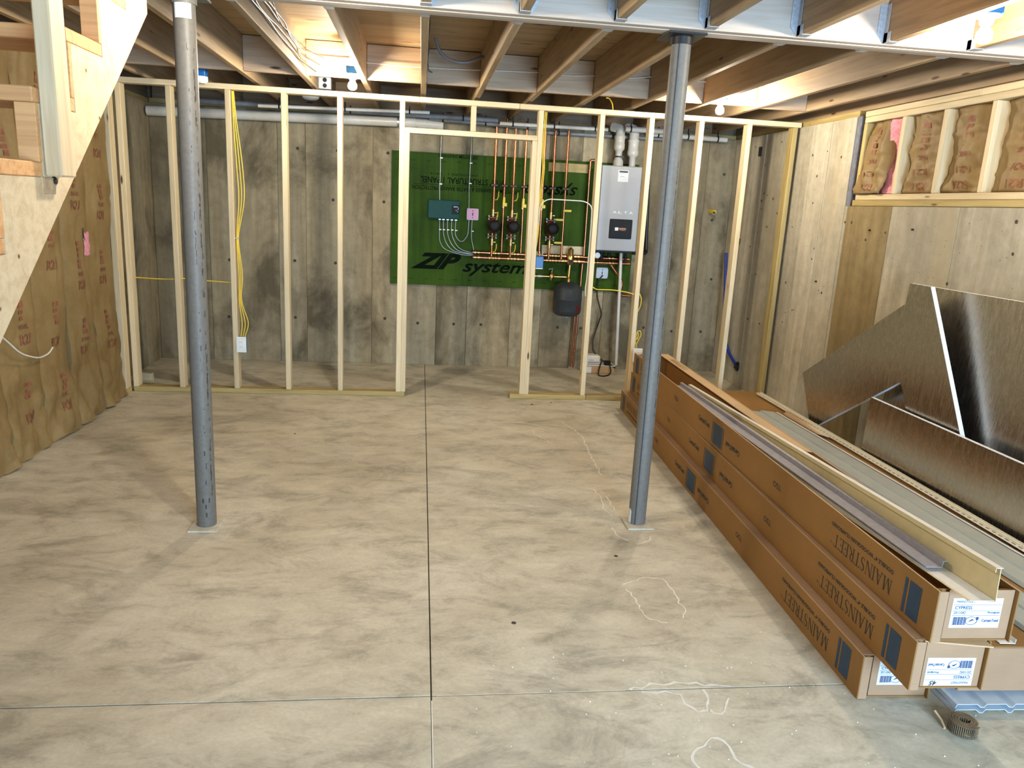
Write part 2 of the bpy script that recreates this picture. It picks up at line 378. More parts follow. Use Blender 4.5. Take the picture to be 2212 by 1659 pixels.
ROMAN = {
 'I': (0.34, [_rc(.11, 0, .23, 1), _ser(.17, 0, .3), _ser(.17, 1, .3)]),
 'T': (0.80, [_rc(.34, 0, .46, 1), _ser(.40, 0, .32), _rc(.04, .955, .76, 1), _st((.06, .80), (.04, 1), .04), _st((.74, .80), (.76, 1), .04)]),
 'E': (0.68, [_rc(.10, 0, .22, 1), _ser(.14, 0, .24), _ser(.14, 1, .24), _rc(.22, .955, .60, 1), _rc(.22, .49, .50, .53), _rc(.22, 0, .62, .045), _st((.58, .80), (.60, 1), .04), _st((.64, .22), (.61, 0), .04), _rc(.47, .42, .51, .60)]),
 'N': (0.95, [_rc(.12, 0, .165, 1), _rc(.76, 0, .805, 1), _st((.74, 0), (.17, 1), .15), _ser(.14, 0, .28), _ser(.10, 1, .2), _ser(.78, 1, .28)]),
 'A': (0.92, [_st((.14, 0), (.46, 1), .05), _st((.76, 0), (.44, 1), .14), _rc(.24, .30, .66, .345), _ser(.14, 0, .26), _ser(.77, 0, .30)]),
 'M': (1.12, [_st((.13, 0), (.20, 1), .05), _st((.52, 0), (.22, 1), .14), _st((.52, 0), (.86, 1), .05), _st((.94, 0), (.88, 1), .13), _ser(.13, 0, .26), _ser(.94, 0, .32), _ser(.16, 1, .2), _ser(.90, 1, .24)]),
 'R': (0.86, [_rc(.12, 0, .24, 1), _ser(.18, 0, .32), _ser(.15, 1, .24), _st((.76, 0), (.38, .50), .14), _ser(.80, 0, .22)] + _ribbon([(.22, .978)]+_arc(.36, .735, .20, .243, 90, -90)+[(.22, .49)], [.045]+[.045+.08*math.sin(math.pi*k/10) for k in range(11)]+[.045])),
 'S': (0.62, _ribbon([(.52, .80)]+_arc(.30, .745, .20, .235, 35, 215, 10)+[(.30, .52)]+_arc(.30, .255, .21, .235, 60, -145, 10)+[(.06, .22)], [.03]+[.045]*5+[.07, .09, .10, .11, .12, .13]+[.13]+[.12, .12, .12, .11, .10, .08, .05, .05, .045, .045, .045]+[.03])),
}
def write_roman(mb, s, o, right, up, w, h):
    tot = sum(ROMAN[c][0]+.04 for c in s); o = Vector(o); r = Vector(right); u = Vector(up); x = 0
    for c in s:
        wd, qs = ROMAN[c]
        for q in qs: mb.add([o+r*((x+px)/tot*w)+u*(py*h) for px, py in q], [tuple(range(len(q)))])
        x += wd+.04
    return mb

# ================================================================== ROOM SHELL
XL, XR, YB, YREAR = -2.42, 2.915, 1.275, -8.2
ZJ, ZD = 2.31, 2.545          # joist underside, deck underside

# floor: dark bed with separately cast slabs, saw-cut joints between them
fl = link('floor', MB().box((XL-.25, YREAR-.2, -.12), (XR+.25, YB+.3, -.012)).mesh('floor'), 'joint'); tag(fl, 'grey concrete slab floor with saw-cut control joints', 'floor', kind='structure')
xs = [XL-.2, 0.013, XR+.2]; ys = [YREAR-.15, -3.846, -1.312, YB+.25]; g = .0022
for i in range(2):
    for j in range(3):
        part('slab', MB().cbox((xs[i]+g, ys[j]+g, -.03), (xs[i+1]-g, ys[j+1]-g, 0.0), .0012), 'floor', fl)
def crack(pts, w, seed):
    rr = random.Random(seed); q = []
    for i in range(len(pts)-1):
        a = Vector((*pts[i], 0)); b = Vector((*pts[i+1], 0)); n = max(2, int((b-a).length/.02)); d = (b-a).normalized(); nn = Vector((-d.y, d.x, 0))
        for k in range(n): q.append(a.lerp(b, k/n)+nn*rr.uniform(-.008, .008))
    q.append(Vector((*pts[-1], 0))); mb = MB(); vs = []
    for i, p in enumerate(q):
        d = (q[min(i+1, len(q)-1)]-q[max(i-1, 0)]).normalized(); n = Vector((-d.y, d.x, 0)); ww = w*rr.uniform(.45, 1.25)
        vs += [p+n*ww/2+Vector((0, 0, .0006)), p-n*ww/2+Vector((0, 0, .0006))]
    mb.add(vs, [(2*i, 2*i+1, 2*i+3, 2*i+2) for i in range(len(q)-1)]); return mb
CR = [[(1.009,-.655),(1.07,-.862),(1.092,-1.043),(1.075,-1.24),(1.062,-1.48),(1.055,-1.679),(1.05,-1.792)],
 [(.762,-.877),(.765,-.976),(.808,-1.069),(.856,-1.197)], [(.943,-2.033),(.964,-2.104),(.956,-2.223),(.945,-2.296),(.961,-2.413)],
 [(1.0,-2.129),(1.0,-2.222),(1.0,-2.336)], [(.932,-2.55),(.934,-2.614),(.941,-2.681),(.97,-2.701)], [(1.09,-2.65),(1.08,-2.69),(1.005,-2.741)],
 [(.83,-3.142),(.877,-3.102),(.938,-3.072),(1.018,-3.084),(1.034,-3.213),(1.023,-3.29),(1.031,-3.336),(1.002,-3.406)],
 [(.835,-3.17),(.845,-3.204),(.853,-3.266),(.853,-3.349),(.868,-3.411),(.926,-3.438)]]
CRW = [[(.666,-3.842),(.745,-3.82),(.878,-3.813),(.93,-3.829),(1.017,-3.839)], [(.703,-3.855),(.781,-3.862),(.827,-3.877),(.828,-3.923),(.858,-3.968),(.896,-3.961),(.91,-3.9),(.915,-3.852)],
 [(.897,-3.958),(.925,-3.977),(.96,-3.947),(.985,-3.901)], [(.773,-4.26),(.765,-4.18),(.78,-4.142),(.816,-4.114),(.856,-4.085),(.886,-4.102),(.895,-4.153),(.899,-4.202),(.94,-4.23)]]
for i, c in enumerate(CR): part('efflorescence_line', crack(c, .0055, i), 'efflo', fl)
for i, c in enumerate(CRW): part('efflorescence_line', crack(c, .0095, 40+i), 'efflo', fl)
mb = MB()
quad(mb, (.03, -3.8477, .0004), (1, 0, 0), (0, 1, 0), .62, .0035); quad(mb, (.0125, -4.9, .0004), (1, 0, 0), (0, 1, 0), .0035, 1.03)
part('joint_dust', mb, 'efflo', fl)
rr = random.Random(3); mb = MB()
for k in range(150):          # crumbs of foam and concrete strewn over the slab
    x, y, r = rr.uniform(.1, 2.1), rr.uniform(-4.6, -3.4), rr.uniform(.0012, .0032)
    if 1.4 < x < 1.75 and y > -3.95: continue
    mb.lathe((x, y, 0), (0, 0, 1), [(0, r), (r*.8, r*.6)], 5, False)
part('floor_crumbs', mb, 'efflo', fl)['kind'] = 'stuff'
for x, y, r in ((.861, -.17, .012), (.868, -2.865, .010), (1.03, -.1, .008), (-.85, -1.05, .007), (.33, -3.42, .010)):
    part('mud_spot', MB().lathe((x, y, 0), (0, 0, 1), [(0, r), (.002, r*.8), (.003, r*.3)], 9), 'joint', fl)

# rear wall pieces (behind the camera) leave a patio opening and a high window
def struct(name, mb, m, label, cat):
    return tag(link(name, mb.mesh(name), m), label, cat, kind='structure')
mb = MB().box((XL-.25, YREAR-.2, 0), (.75, YREAR, 1.35)).box((XL-.25, YREAR-.2, 1.35), (-1.95, YREAR, 2.55)).box((-.65, YREAR-.2, 1.35), (.75, YREAR, 2.55))
mb.box((-1.95, YREAR-.2, 2.1), (-.65, YREAR, 2.55)).box((2.75, YREAR-.2, 0), (XR+.25, YREAR, 2.55)).box((.75, YREAR-.2, 2.12), (2.75, YREAR, 2.55))
struct('wall_rear', mb, 'rightc', 'concrete rear wall behind the camera with a patio opening', 'wall')

# back wall: board-formed concrete, one recessed joint between form panels
wb = struct('wall_back', MB().box((XL-.25, YB+.008, 0), (XR+.25, YB+.25, 2.257)).box((XL-.25, YB+.21, 2.2571), (XR+.25, YB+.25, 2.56)), 'back', 'stained grey concrete foundation wall behind the stud partition', 'wall')
jx = [XL, -1.95, -1.34, -1.095, -.498, -.254, .109, .40, .82, 1.12, 1.43, 1.73, 2.04, 2.34, 2.65, XR]
rr = random.Random(11)
for a, b in zip(jx[:-1], jx[1:]):
    d = rr.uniform(0, .004)
    part('form_panel', MB().cbox((a+.002, YB-.002+d, .0), (b-.002, YB+.03, 2.255), .002), 'back', wb)
mb = MB()
for x in (-2.1, -1.75, -1.22, -.8, -.36, -.05, .25, .55, .98, 1.28, 1.58, 1.9, 2.2, 2.5, 2.78):
    for z in (.42, .95, 1.50, 1.93):
        X, Z = x+rr.uniform(-.06, .06), z+rr.uniform(-.02, .02)
        mb.lathe((X, YB-.0035, Z), (0, -1, 0), [(0, .014), (.0015, .012), (.0016, .006)], 9)
part('tie_hole', mb, 'joint', wb)['kind'] = 'stuff'

# right wall: full height up to the step at y = -0.79, low under the framed window bay beyond
wr = struct('wall_right', MB().box((XR+.008, -.79, 0), (XR+.26, YB+.25, 2.257)).box((XR+.008, YREAR-.2, 0), (XR+.26, -.79, 1.655)), 'rightc', 'pale board-formed concrete foundation wall with a low step', 'wall')
jy = [YB-.002, .62, .05, -.19, -.47, -.79]
for a, b in zip(jy[:-1], jy[1:]):
    part('form_panel', MB().cbox((XR+rr.uniform(-.001, .003), b+.002, 0), (XR+.03, a-.002, 2.255), .002), 'rightc', wr)
jy = [-.79, -.83, -1.35, -1.98, -2.6, -3.2, -3.8, -5.0, -6.2, YREAR]
for a, b in zip(jy[:-1], jy[1:]):
    dk = abs(a+.83) < .01
    part('form_panel', MB().cbox((XR+rr.uniform(-.001, .003), b+.002, 0), (XR+.03, a-.002, 1.655), .002), 'rightd' if dk else 'rightc', wr, label='damp darker olive-brown strip of concrete' if dk else None)
mb = MB()
for k in range(60):
    y, z = rr.uniform(-2.7, .9), rr.uniform(.5, 2.2)
    if y < -.8 and z > 1.62: continue
    r = rr.uniform(.004, .011)
    mb.lathe((XR-.0022, y, z), (-1, 0, 0), [(0, r), (.001, r*.8)], 7)
part('pit_hole', mb, 'joint', wr)['kind'] = 'stuff'
mb = MB()       # form-tie stubs
for y, z in ((.08, 1.72), (.10, 1.05), (-.55, 1.10), (-1.15, 1.50), (-1.6, 1.52)):
    mb.cyl((XR-.012, y, z), (XR+.01, y, z), .006, n=7)
part('tie_stub', mb, 'blackmetal', wr)['kind'] = 'stuff'

# left wall
wl = struct('wall_left', MB().box((XL-.25, YREAR-.2, 0), (XL, YB+.25, 2.257)).box((XL-.25, YREAR-.2, 2.2571), (XL-.165, YB+.3, 2.56)), 'back', 'dark concrete left foundation wall behind the insulation', 'wall')

# sill plates and rim boards round the top of the foundation
sr = thing('trim_1', 'treated sill plate and dark rim board along the top of the right wall', 'sill', (XR+.05, -.79, 2.257), kind='structure')
board('sill_plate', (XR+.012, -.79, 2.258), (XR+.15, YB+.2, 2.296), 'treated', sr)
board('rim_board', (XR+.06, YREAR, 2.297), (XR+.098, YB+.2, ZD), 'spruce', sr)
sb = thing('trim_2', 'sill plate and rim board along the top of the back wall', 'sill', (0, YB+.05, 2.257), kind='structure')
board('sill_plate', (XL, YB+.03, 2.258), (XR, YB+.17, 2.296), 'treated', sb)
board('rim_board', (XL, YB+.12, 2.297), (XR, YB+.158, ZD), 'spruce', sb)

sl = thing('trim_5', 'sill plate and rim board along the top of the left wall', 'sill', (XL-.1, -3, 2.257), kind='structure')
board('sill_plate', (XL-.16, YREAR, 2.258), (XL-.01, YB+.2, 2.296), 'treated', sl); board('rim_board', (XL-.10, YREAR, 2.297), (XL-.06, YB+.2, ZD), 'spruce', sl)
# ceiling: plywood deck, joists, hangers, blocking
ce = struct('ceiling', MB().box((XL-.25, YREAR-.2, ZD+.019), (XR+.26, YB+.3, ZD+.04)), 'ply', 'open joist ceiling under a plywood floor deck', 'ceiling')
for i, (a, b) in enumerate(((-8.4, -6.0), (-6.0, -3.56), (-3.56, -1.12), (-1.12, 1.55))):
    for x0, x1 in ((XL-.2, -.06), (-.06, XR+.2)):
        part('deck_sheet', MB().cbox((x0+.0015, a+.0015, ZD), (x1-.0015, b-.0015, ZD+.0185), .001), 'ply', ce)
BY0, BY1 = -2.62, -2.485
FAR = [-2.08, -1.68, -1.28, -.875, -.475, -.074, .327, .725, 1.12, 1.52, 1.92, 2.32, 2.70]
NEAR = [-.071, .332, .733, 1.127, 1.538, 1.937, 2.335, 2.72]
for x in FAR:
    j = board('joist', (x, BY1+.002, ZJ), (x+.038, YB+.11, ZD-.001), 'spruce', ce)
    part('joist_hanger', MB().box((x-.0015, BY1+.002, ZJ-.002), (x+.0395, BY1+.05, ZJ)).box((x-.0025, BY1+.002, ZJ-.002), (x-.0005, BY1+.05, ZJ+.15)).box((x+.0385, BY1+.002, ZJ-.002), (x+.0405, BY1+.05, ZJ+.15)), 'galv', j)
def hanger(x):
    mb = MB()
    mb.box((x-.0015, BY0-.055, ZJ-.002), (x+.0395, BY0-.001, ZJ))
    for s, e in ((-1, x-.0015), (1, x+.0395)):
        mb.prism([(e, ZJ-.002), (e, ZJ+.155), (e+s*.034, ZJ+.155), (e+s*.034, ZJ+.035)], 1, BY0-.003, BY0-.001)
        mb.box((min(e, e+s*.002), BY0-.055, ZJ-.002), (max(e, e+s*.002), BY0-.001, ZJ+.04)); mb.box((min(e, e+s*.002), BY0-.03, ZJ), (max(e, e+s*.002), BY0-.001, ZJ+.155))
        for k in range(5): mb.cyl((e+s*(.018+.006*(k % 2)), BY0-.003, ZJ+.045+k*.024), (e+s*(.018+.006*(k % 2)), BY0-.006, ZJ+.045+k*.024), .0045, .003, 7)
    return mb
for x in NEAR:
    j = board('joist', (x, YREAR, ZJ), (x+.038, BY0-.004, ZD-.001), 'spruce', ce)
    h = part('joist_hanger', hanger(x), 'galv', j); h['kind'] = 'thing'
for x in (-2.08, -1.68): board('joist', (x, YREAR, ZJ), (x+.038, BY0-.004, ZD-.001), 'spruce', ce)
rr = random.Random(5)
for a, b in zip(FAR[:-1], FAR[1:]):
    dz = rr.uniform(0, .012)
    board('blocking', (a+.039, -.46, ZJ+dz), (b-.001, -.422, ZD-.004), 'block', ce)

bm_ = thing('floor_beam', 'three-ply pale built-up wood beam carried on the steel columns', 'beam', (.3, -2.55, ZJ-.004), kind='structure')
for k in range(3):
    w = (BY1-BY0)/3
    board('beam_ply', (XL+.01, BY0+k*w+.0008, ZJ-.004-.003*(k == 1)), (XR, BY0+(k+1)*w-.0008, ZD-.002), 'beam', bm_, .002)

# ================================================================== STUD PARTITION
pw = thing('wall_partition', 'bare pine stud partition with an open doorway in front of the boiler', 'stud wall', (.3, .045, 0), kind='structure')
D = .089; zt0, zt1 = 2.252, 2.290
for a, b in ((-2.232, -.082), (-.081, .665), (.667, 2.93)):
    if b == 2.93: b = 2.912
    board('top_plate', (a, .001*(a > 0), zt0), (b, D, zt1), 'pine', pw)
for a, b, dy in ((-2.225, -.155, 0), (.70, 1.335, 0), (1.337, 2.90, -.004)):
    board('bottom_plate', (a, dy, 0.0005), (b, D+dy, .038), 'treated', pw)
for x in (-2.225, -1.883, -1.475, -1.082, -.681, -.226, .815, 1.289, 1.680, 2.079, 2.469):
    board('stud', (x, .0005, .0385), (x+.038, D, zt0-.0005), 'pine', pw)
board('stud', (2.846, .0005, .0385), (2.884, D, zt0-.0005), 'treated', pw, label='yellowish treated stud fixed beside the right wall')
board('trimmer_stud', (-.188, .0005, .0385), (-.150, D, 2.030), 'pine', pw); board('trimmer_stud', (.7765, .0005, .0385), (.8145, D, 2.030), 'pine', pw)
board('door_header', (-.188, .0, 2.0305), (.8145, D, 2.0685), 'pine', pw)
board('cripple_stud', (.304, .0005, 2.069), (.342, D, zt0-.0005), 'pine', pw)

# left framed wall: end stud and plate show past the insulation
lw = thing('left_framing', 'end stud and plates of the insulated left stud wall', 'stud wall', (-2.28, -1.9, 0), kind='structure')
board('stud', (-2.285, -.092, .0385), (-2.2395, -.002, zt0), 'pine', lw)
board('bottom_plate', (-2.325, -4.9, .0005), (-2.236, -.002, .038), 'treated', lw); board('top_plate', (-2.325, -4.9, zt0+.001), (-2.2395, -.002, zt1), 'pine', lw)
for k in range(12): board('stud', (-2.325, -.535-.406*k, .0385), (-2.285, -.497-.406*k, zt0), 'pine', lw)

# framed bay above the low concrete on the right
kw = thing('bay_framing', 'short framed wall of doubled plates and studs above the low concrete', 'stud wall', (3.0, -2.4, 1.66), kind='structure')
board('sill_plate', (XR-.002, YREAR, 1.657), (XR+.14, -.88, 1.695), 'treated', kw); board('bottom_plate', (XR+.004, YREAR, 1.696), (XR+.142, -.90, 1.733), 'pine', kw)
board('top_plate', (XR+.002, YREAR, 2.203), (XR+.14, -.885, 2.240), 'pine', kw)
board('top_plate', (XR+.0, -1.98, 2.241), (XR+.14, -.885, 2.278), 'pine', kw); board('top_plate', (XR+.001, YREAR, 2.241), (XR+.14, -1.982, 2.278), 'pine', kw)
SY = [-.90, -1.325, -1.716, -2.10, -2.50, -2.90, -3.30, -3.7]
for i, y in enumerate(SY): board('stud', (XR+.003, y-.019, 1.7335), (XR+.14, y+.019, 2.2025), 'treated' if i == 0 else 'pine', kw)
part('sheathing', MB().box((XR+.15, YREAR, 1.66), (XR+.165, -.84, 2.297)), 'ply', kw)
part('foam_strip', MB().cbox((XR+.004, -.842, 1.60), (XR+.20, -.791, 2.256), .004), 'greyfoam', kw)

# ================================================================== INSULATION
def fbm(x, y, z, o=4):
    v = 0; a = 1; s = 1
    for k in range(o): v += a*noise.noise(Vector((x*s, y*s, z*s))); a *= .5; s *= 2.03
    return v
def hleft(y, z, i):
    """how far the paper stands out (x) on the left wall"""
    c = -.130-.203-.406*i; s = (y-c)/.203; s = max(-1, min(1, s))
    x = -2.262 + .034*(1-s**6)*(.7+.5*fbm(y*2, z*1.3, i+3.1, 2))
    low = max(0, 1-z/.75)
    x += .016*fbm(y*4.2, z*3.3, 7.7+i, 4)*(1+2.0*low) + .035*low*low + .02*low*abs(fbm(y*6, z*5, 2.2, 3))
    x -= .010*math.exp(-((abs(fbm(y*2.2, z*1.1, 5.5+i, 3))/.07)**2))
    return x
def batt_left(i, label):
    y1 = -.130-.406*i; y0 = y1-.404; ny, nz = 26, 64; zt = 2.245; vs = []; fs = []
    for a in range(nz+1):
        for b in range(ny+1):
            y = y0+(y1-y0)*b/ny; zb = .006+.028*abs(noise.noise(Vector((y*7, i, .3)))); z = zb+(zt-zb)*(a/nz)**1.25
            edge = .018*fbm(3.3+i, z*2.4, .7, 3) if b in (0, ny) and i == 0 and b == ny else 0
            vs.append((hleft(y, z, i), y+edge, z))
    n = ny+1
    for a in range(nz):
        for b in range(ny): fs.append((a*n+b, a*n+b+1, (a+1)*n+b+1, (a+1)*n+b))
    mb = MB().add(vs, fs, True)
    # closed sides and back: the batt is a slab
    m = len(mb.v); bk = [(-2.335, v[1], v[2]) for v in vs]; per = [b for b in range(n)]+[a*n+ny for a in range(1, nz+1)]+[nz*n+b for b in range(ny-1, -1, -1)]+[a*n for a in range(nz-1, 0, -1)]
    mb.add([vs[k] for k in per]+[bk[k] for k in per], [(k, (k+1) % len(per), len(per)+(k+1) % len(per), len(per)+k) for k in range(len(per))]+[tuple(range(len(per), 2*len(per)))])
    o = single('insulation_batt', mb, 'kraft', label, 'insulation', 'kraft-faced batts on the left wall')
    ink = MB(); rr = random.Random(i*7+1); cy = (y0+y1)/2+rr.uniform(-.03, .03)
    def wr_(s, y, z, w, h):
        vs, f = glyphs(s, .02)
        out = []
        for px, pz in vs:
            Y = y+px*w; Z = z+pz*h; out.append((hleft(Y, Z, i)+.0035, Y, Z))
        ink.add(out, f)
    def bar(y, z, w, h):
        n = max(2, int(h/.018)); q = []
        for k in range(n+1):
            for yy in (y, y+w*.5, y+w):
                Z = z+h*k/n; q.append((hleft(yy, Z, i)+.0035, yy, Z))
        ink.add(q, [(3*k+b, 3*k+b+1, 3*k+b+4, 3*k+b+3) for k in range(n) for b in (0, 1)])
    z = .16+rr.uniform(0, .3)
    while z < 2.1:
        wr_('R21', cy-.055+rr.uniform(-.01, .01), z, .105, .058)
        if rr.random() < .8: wr_('PINK', cy-.045, z+.085, .09, .026)
        for k in range(rr.choice((3, 4, 5))): bar(cy-.03+rr.uniform(-.006, .006), z+.135+k*.036, rr.uniform(.035, .062), rr.uniform(.018, .03))
        z += rr.uniform(.36, .52)
    part('red_print', ink, 'redink', o)['kind'] = 'stuff'
    return o
LB = ['kraft-faced insulation batt beside the corner studs with a torn pink spot', 'second kraft insulation batt from the corner studs, behind the stair stringer top',
 'third kraft insulation batt from the corner studs', 'fourth kraft insulation batt from the corner, seen under the sloping stringer',
 'fifth kraft insulation batt from the corner, ending above the crumpled floor edge', 'sixth kraft insulation batt from the corner, behind the hanging white wire',
 'seventh kraft insulation batt from the corner, near the left picture edge', 'eighth kraft insulation batt from the corner, behind the stair treads',
 'ninth kraft insulation batt from the corner, behind the lower treads', 'tenth kraft insulation batt from the corner, farthest behind the stair']
for i in range(10):
    b = batt_left(i, LB[i])
    if i == 1:
        vs = []; rr = random.Random(2)
        mb = MB()
        for k in range(9):
            for j in range(6):
                y, z = -.66+.10*j/5, 1.08+.15*k/8; e = 0 if k in (0, 8) or j in (0, 5) else 1
                mb.v.append((hleft(y, z, 1)+.003+e*.009*rr.random(), y+rr.uniform(-.006, .006), z+rr.uniform(-.006, .006)))
        for k in range(8):
            for j in range(5): mb.f.append((k*6+j, k*6+j+1, k*6+j+7, k*6+j+6)); mb.sm.append(True)
        part('torn_spot', mb, 'pinkwool', b, label='pink wool showing through torn paper')
        part('torn_flap', MB().tube([(hleft(-.665, 1.24, 1)+.005, -.665, 1.26), (hleft(-.66, 1.2, 1)+.006, -.662, 1.20), (hleft(-.55, 1.13, 1)+.005, -.555, 1.12)], .003, 5), 'ink', b)

def hright(y, z, y0, y1, i):
    s = (y-(y0+y1)/2)/((y1-y0)/2); s = max(-1, min(1, s))
    low = max(0, 1-(z-1.735)/.2)
    return XR+.075 - .040*(1-s**4)*(.8+.5*fbm(y*3, z*3, i, 2)) - .024*fbm(y*8, z*7, 4.2+i, 4)*(1+1.0*low*(i == 2)) - .02*math.exp(-((fbm(y*2, z*9, 8.1+i, 2)/.12)**2))*.5 - .01*low
def batt_right(i, ya, yb, label, splay=0):
    n1, n2 = 22, 30; vs = []; zt, zb = 2.200, 1.738
    for a in range(n2+1):
        for b in range(n1+1):
            y = ya+(yb-ya)*b/n1; z = zb+(zt-zb)*a/n2; low = 1-a/n2
            x = hright(y, z, ya, yb, i)-splay*low*.06
            yy = y+(splay*low*.05*(b/n1) if splay else 0)+.022*fbm(i+b*.3, z*6, 1.3, 2)*(b in (0, n1))
            vs.append((x, yy, z-(.0 if not splay else .022*low*low*(b/n1)*0)))
    fs = [(a*(n1+1)+b, a*(n1+1)+b+1, (a+1)*(n1+1)+b+1, (a+1)*(n1+1)+b) for a in range(n2) for b in range(n1)]
    mb = MB().add(vs, fs, True)
    o = single('insulation_batt', mb, 'kraft', label, 'insulation', 'kraft-faced batts in the framed bay')
    sd = o.modifiers.new('thickness', 'SOLIDIFY'); sd.thickness = .004; sd.offset = 0
    wa = SYg[i+1]+.0195; wb_ = SYg[i]-.0195
    w = MB(); q = []; rr = random.Random(i)
    for a in range(17):
        for b in range(13):
            y = wa+(wb_-wa)*b/12; z = 1.737+(2.2-1.737)*a/16
            q.append((hright(max(ya, min(yb, y)), z, ya, yb, i)+.012+rr.uniform(-.006, .006)-(.030*(i == 0 and b < 5)), y, z))
    w.add(q, [(a*13+b, a*13+b+1, (a+1)*13+b+1, (a+1)*13+b) for a in range(16) for b in range(12)], True)
    p = part('wool', w, 'pinkwool', o, label='pink fibreglass behind the paper')
    ink = MB(); cy = (ya+yb)/2
    def put(s, y, z, wd, h):
        v, f = glyphs(s, .02); ink.add([(hright(y+px*wd, z-pz*h, ya, yb, i)-splay*(1-(z-pz*h-zb)/(zt-zb))*.06-.0045, y+px*wd+(splay*.025 if splay else 0), z-pz*h) for px, pz in v], f)
    put('R21', cy-.055, 1.80, .11, .046); put('R21', cy-.05, 1.88, .10, .036)
    put('PINK', cy-.045, 1.96, .09, .028)
    for k in range(4): put('I', cy-.03, 2.02+k*.042, .05, .030)
    part('red_print', ink, 'redink', o)['kind'] = 'stuff'
    return o
SYg = SY
RL = ['crumpled kraft batt peeling away at the step, pink wool showing on its right', 'kraft insulation batt between the first and second pale studs of the framed bay',
 'wrinkled kraft insulation batt between the second and third pale studs', 'kraft insulation batt at the right picture edge of the framed bay', 'kraft insulation batt beyond the right picture edge']
for i in range(5):
    ya, yb = SY[i+1]+.021, SY[i]-.021
    if i == 0: ya += .10
    batt_right(i, ya, yb, RL[i], 1 if i == 0 else 0)

# ================================================================== COLUMNS
def column(x, y, label, right):
    t = thing('steel_column', label, 'column', (x, y, 0), group='grey steel columns under the beam')
    r = .0435; top = ZJ-.018
    part('shaft', MB().cyl((x, y, .009), (x, y, top), r, n=40), 'column', t)
    part('base_plate', MB().cbox((x-.066, y-.085, .0005), (x+.066, y+.062, .009), .002), 'floor', t, label='dusty square base plate')
    part('cap_plate', MB().cbox((x-.085, y-.09, top), (x+.085, y+.09, ZJ-.0075), .002).cyl((x, y, top-.03), (x, y, top), r+.006, n=28), 'blackmetal' if right else 'column', t)
    if right:
        a = R_(-118); part('seam', MB().box((-.0022, -.0015, .01), (.0022, .0012, top), Matrix.Translation((x+r*math.cos(a), y+r*math.sin(a), 0)) @ Matrix.Rotation(a+R_(90), 4, 'Z')), 'seam', t)
        vs = []; 
        for k in range(7):
            b = R_(-150-k*8); vs += [(x+(r+.0006)*math.cos(b), y+(r+.0006)*math.sin(b), .012), (x+(r+.0006)*math.cos(b), y+(r+.0006)*math.sin(b), .085-.012*(k == 0))]
        part('sticker', MB().add(vs, [(2*k, 2*k+1, 2*k+3, 2*k+2) for k in range(6)]), 'label', t, label='white sticker at the foot')
        for b0, n0, z0 in ((-35, 26, .35), ):
            mb = MB(); rr = random.Random(9)
            for k in range(110):
                b = R_(-52+rr.uniform(-3, 3)); z = rr.uniform(.55, 1.75); h = rr.uniform(.006, .03)
                if rr.random() < .3: continue
                p = Vector((x+(r+.0005)*math.cos(b), y+(r+.0005)*math.sin(b), z)); e = Vector((-math.sin(b), math.cos(b), 0)); quad(mb, p, e, (0, 0, 1), rr.uniform(.002, .0045), h)
            part('stencil_marks', mb, 'ink', t)['kind'] = 'stuff'
    else:
        vs = []
        for k in range(13):
            b = R_(-128+k*7.5); vs += [(x+(r+.0006)*math.cos(b), y+(r+.0006)*math.sin(b), 2.205), (x+(r+.0006)*math.cos(b), y+(r+.0006)*math.sin(b), 2.285)]
        part('sticker', MB().add(vs, [(2*k, 2*k+1, 2*k+3, 2*k+2) for k in range(12)]), 'label', t, label='white sticker near the top')
        mb = MB(); rr = random.Random(4)
        for k in range(150):
            b = R_(rr.choice((-38, -38, -34, -70))+rr.uniform(-3, 3)); z = rr.uniform(.15, 2.1); h = rr.uniform(.004, .03)
            p = Vector((x+(r+.0005)*math.cos(b), y+(r+.0005)*math.sin(b), z)); quad(mb, p, Vector((-math.sin(b), math.cos(b), 0)), (0, 0, 1), rr.uniform(.0015, .004), h)
        for z, b in ((.36, -75), (.10, -80), (.13, -60), (.13, -95), (.06, -78)):
            b = R_(b); quad(mb, (x+(r+.0005)*math.cos(b), y+(r+.0005)*math.sin(b), z), (-math.sin(b), math.cos(b), 0), (0, 0, 1), .006, .022)
        part('stencil_marks', mb, 'ink', t)['kind'] = 'stuff'
    return t
column(-1.022, -2.52, 'grey round steel column in front of the left studs, beside the stair', False)
column(1.067, -2.50, 'grey round steel column with a black cap and dark seam, beside the cartons', True)

# ================================================================== STAIR
st = thing('staircase', 'open wooden stair with notched stringers and plank treads climbing away at the left', 'stair', (-1.4, -5.4, 0))
XS = -1.0; TW = .048; rise, run = .178, .2140
nos = [(-3.691+run*k, 1.941+rise*k) for k in range(-9, 4)]
def stringer(x0, x1):
    low = lambda y: 2.116+.8326*(y+3.035)
    pts = [(-5.57, .001)]
    for y, z in nos:
        c = y+.027
        if z-.037 < .05: continue
        if c > -3.06: break
        pts += [(c, max(.001, z-.037-rise)), (c, z-.037)]
    top = 2.29; pts += [(-3.035, pts[-1][1]), (-3.035, low(-3.035)), (-5.575+.02, .001)]
    pts[0] = (pts[1][0]-.0, .001); return MB().prism(pts, 0, x0, x1)
part('stringer', stringer(XS-TW, XS), 'stair', st); part('stringer', stringer(-1.99, -1.99+TW), 'stair', st)
for y, z in nos:
    if z < .1 or y > -3.1: continue
    part('tread', MB().cbox((-1.99, y, z-.0365), (XS, y+.238, z), .003), 'fir', st)
for y, z in nos:
    if z < .1 or y > -3.1: continue
    part('riser_cleat', MB().cbox((XS-TW, y+.009, z-rise+.0005), (XS, y+.0265, z-.0372), .001), 'fir', st)
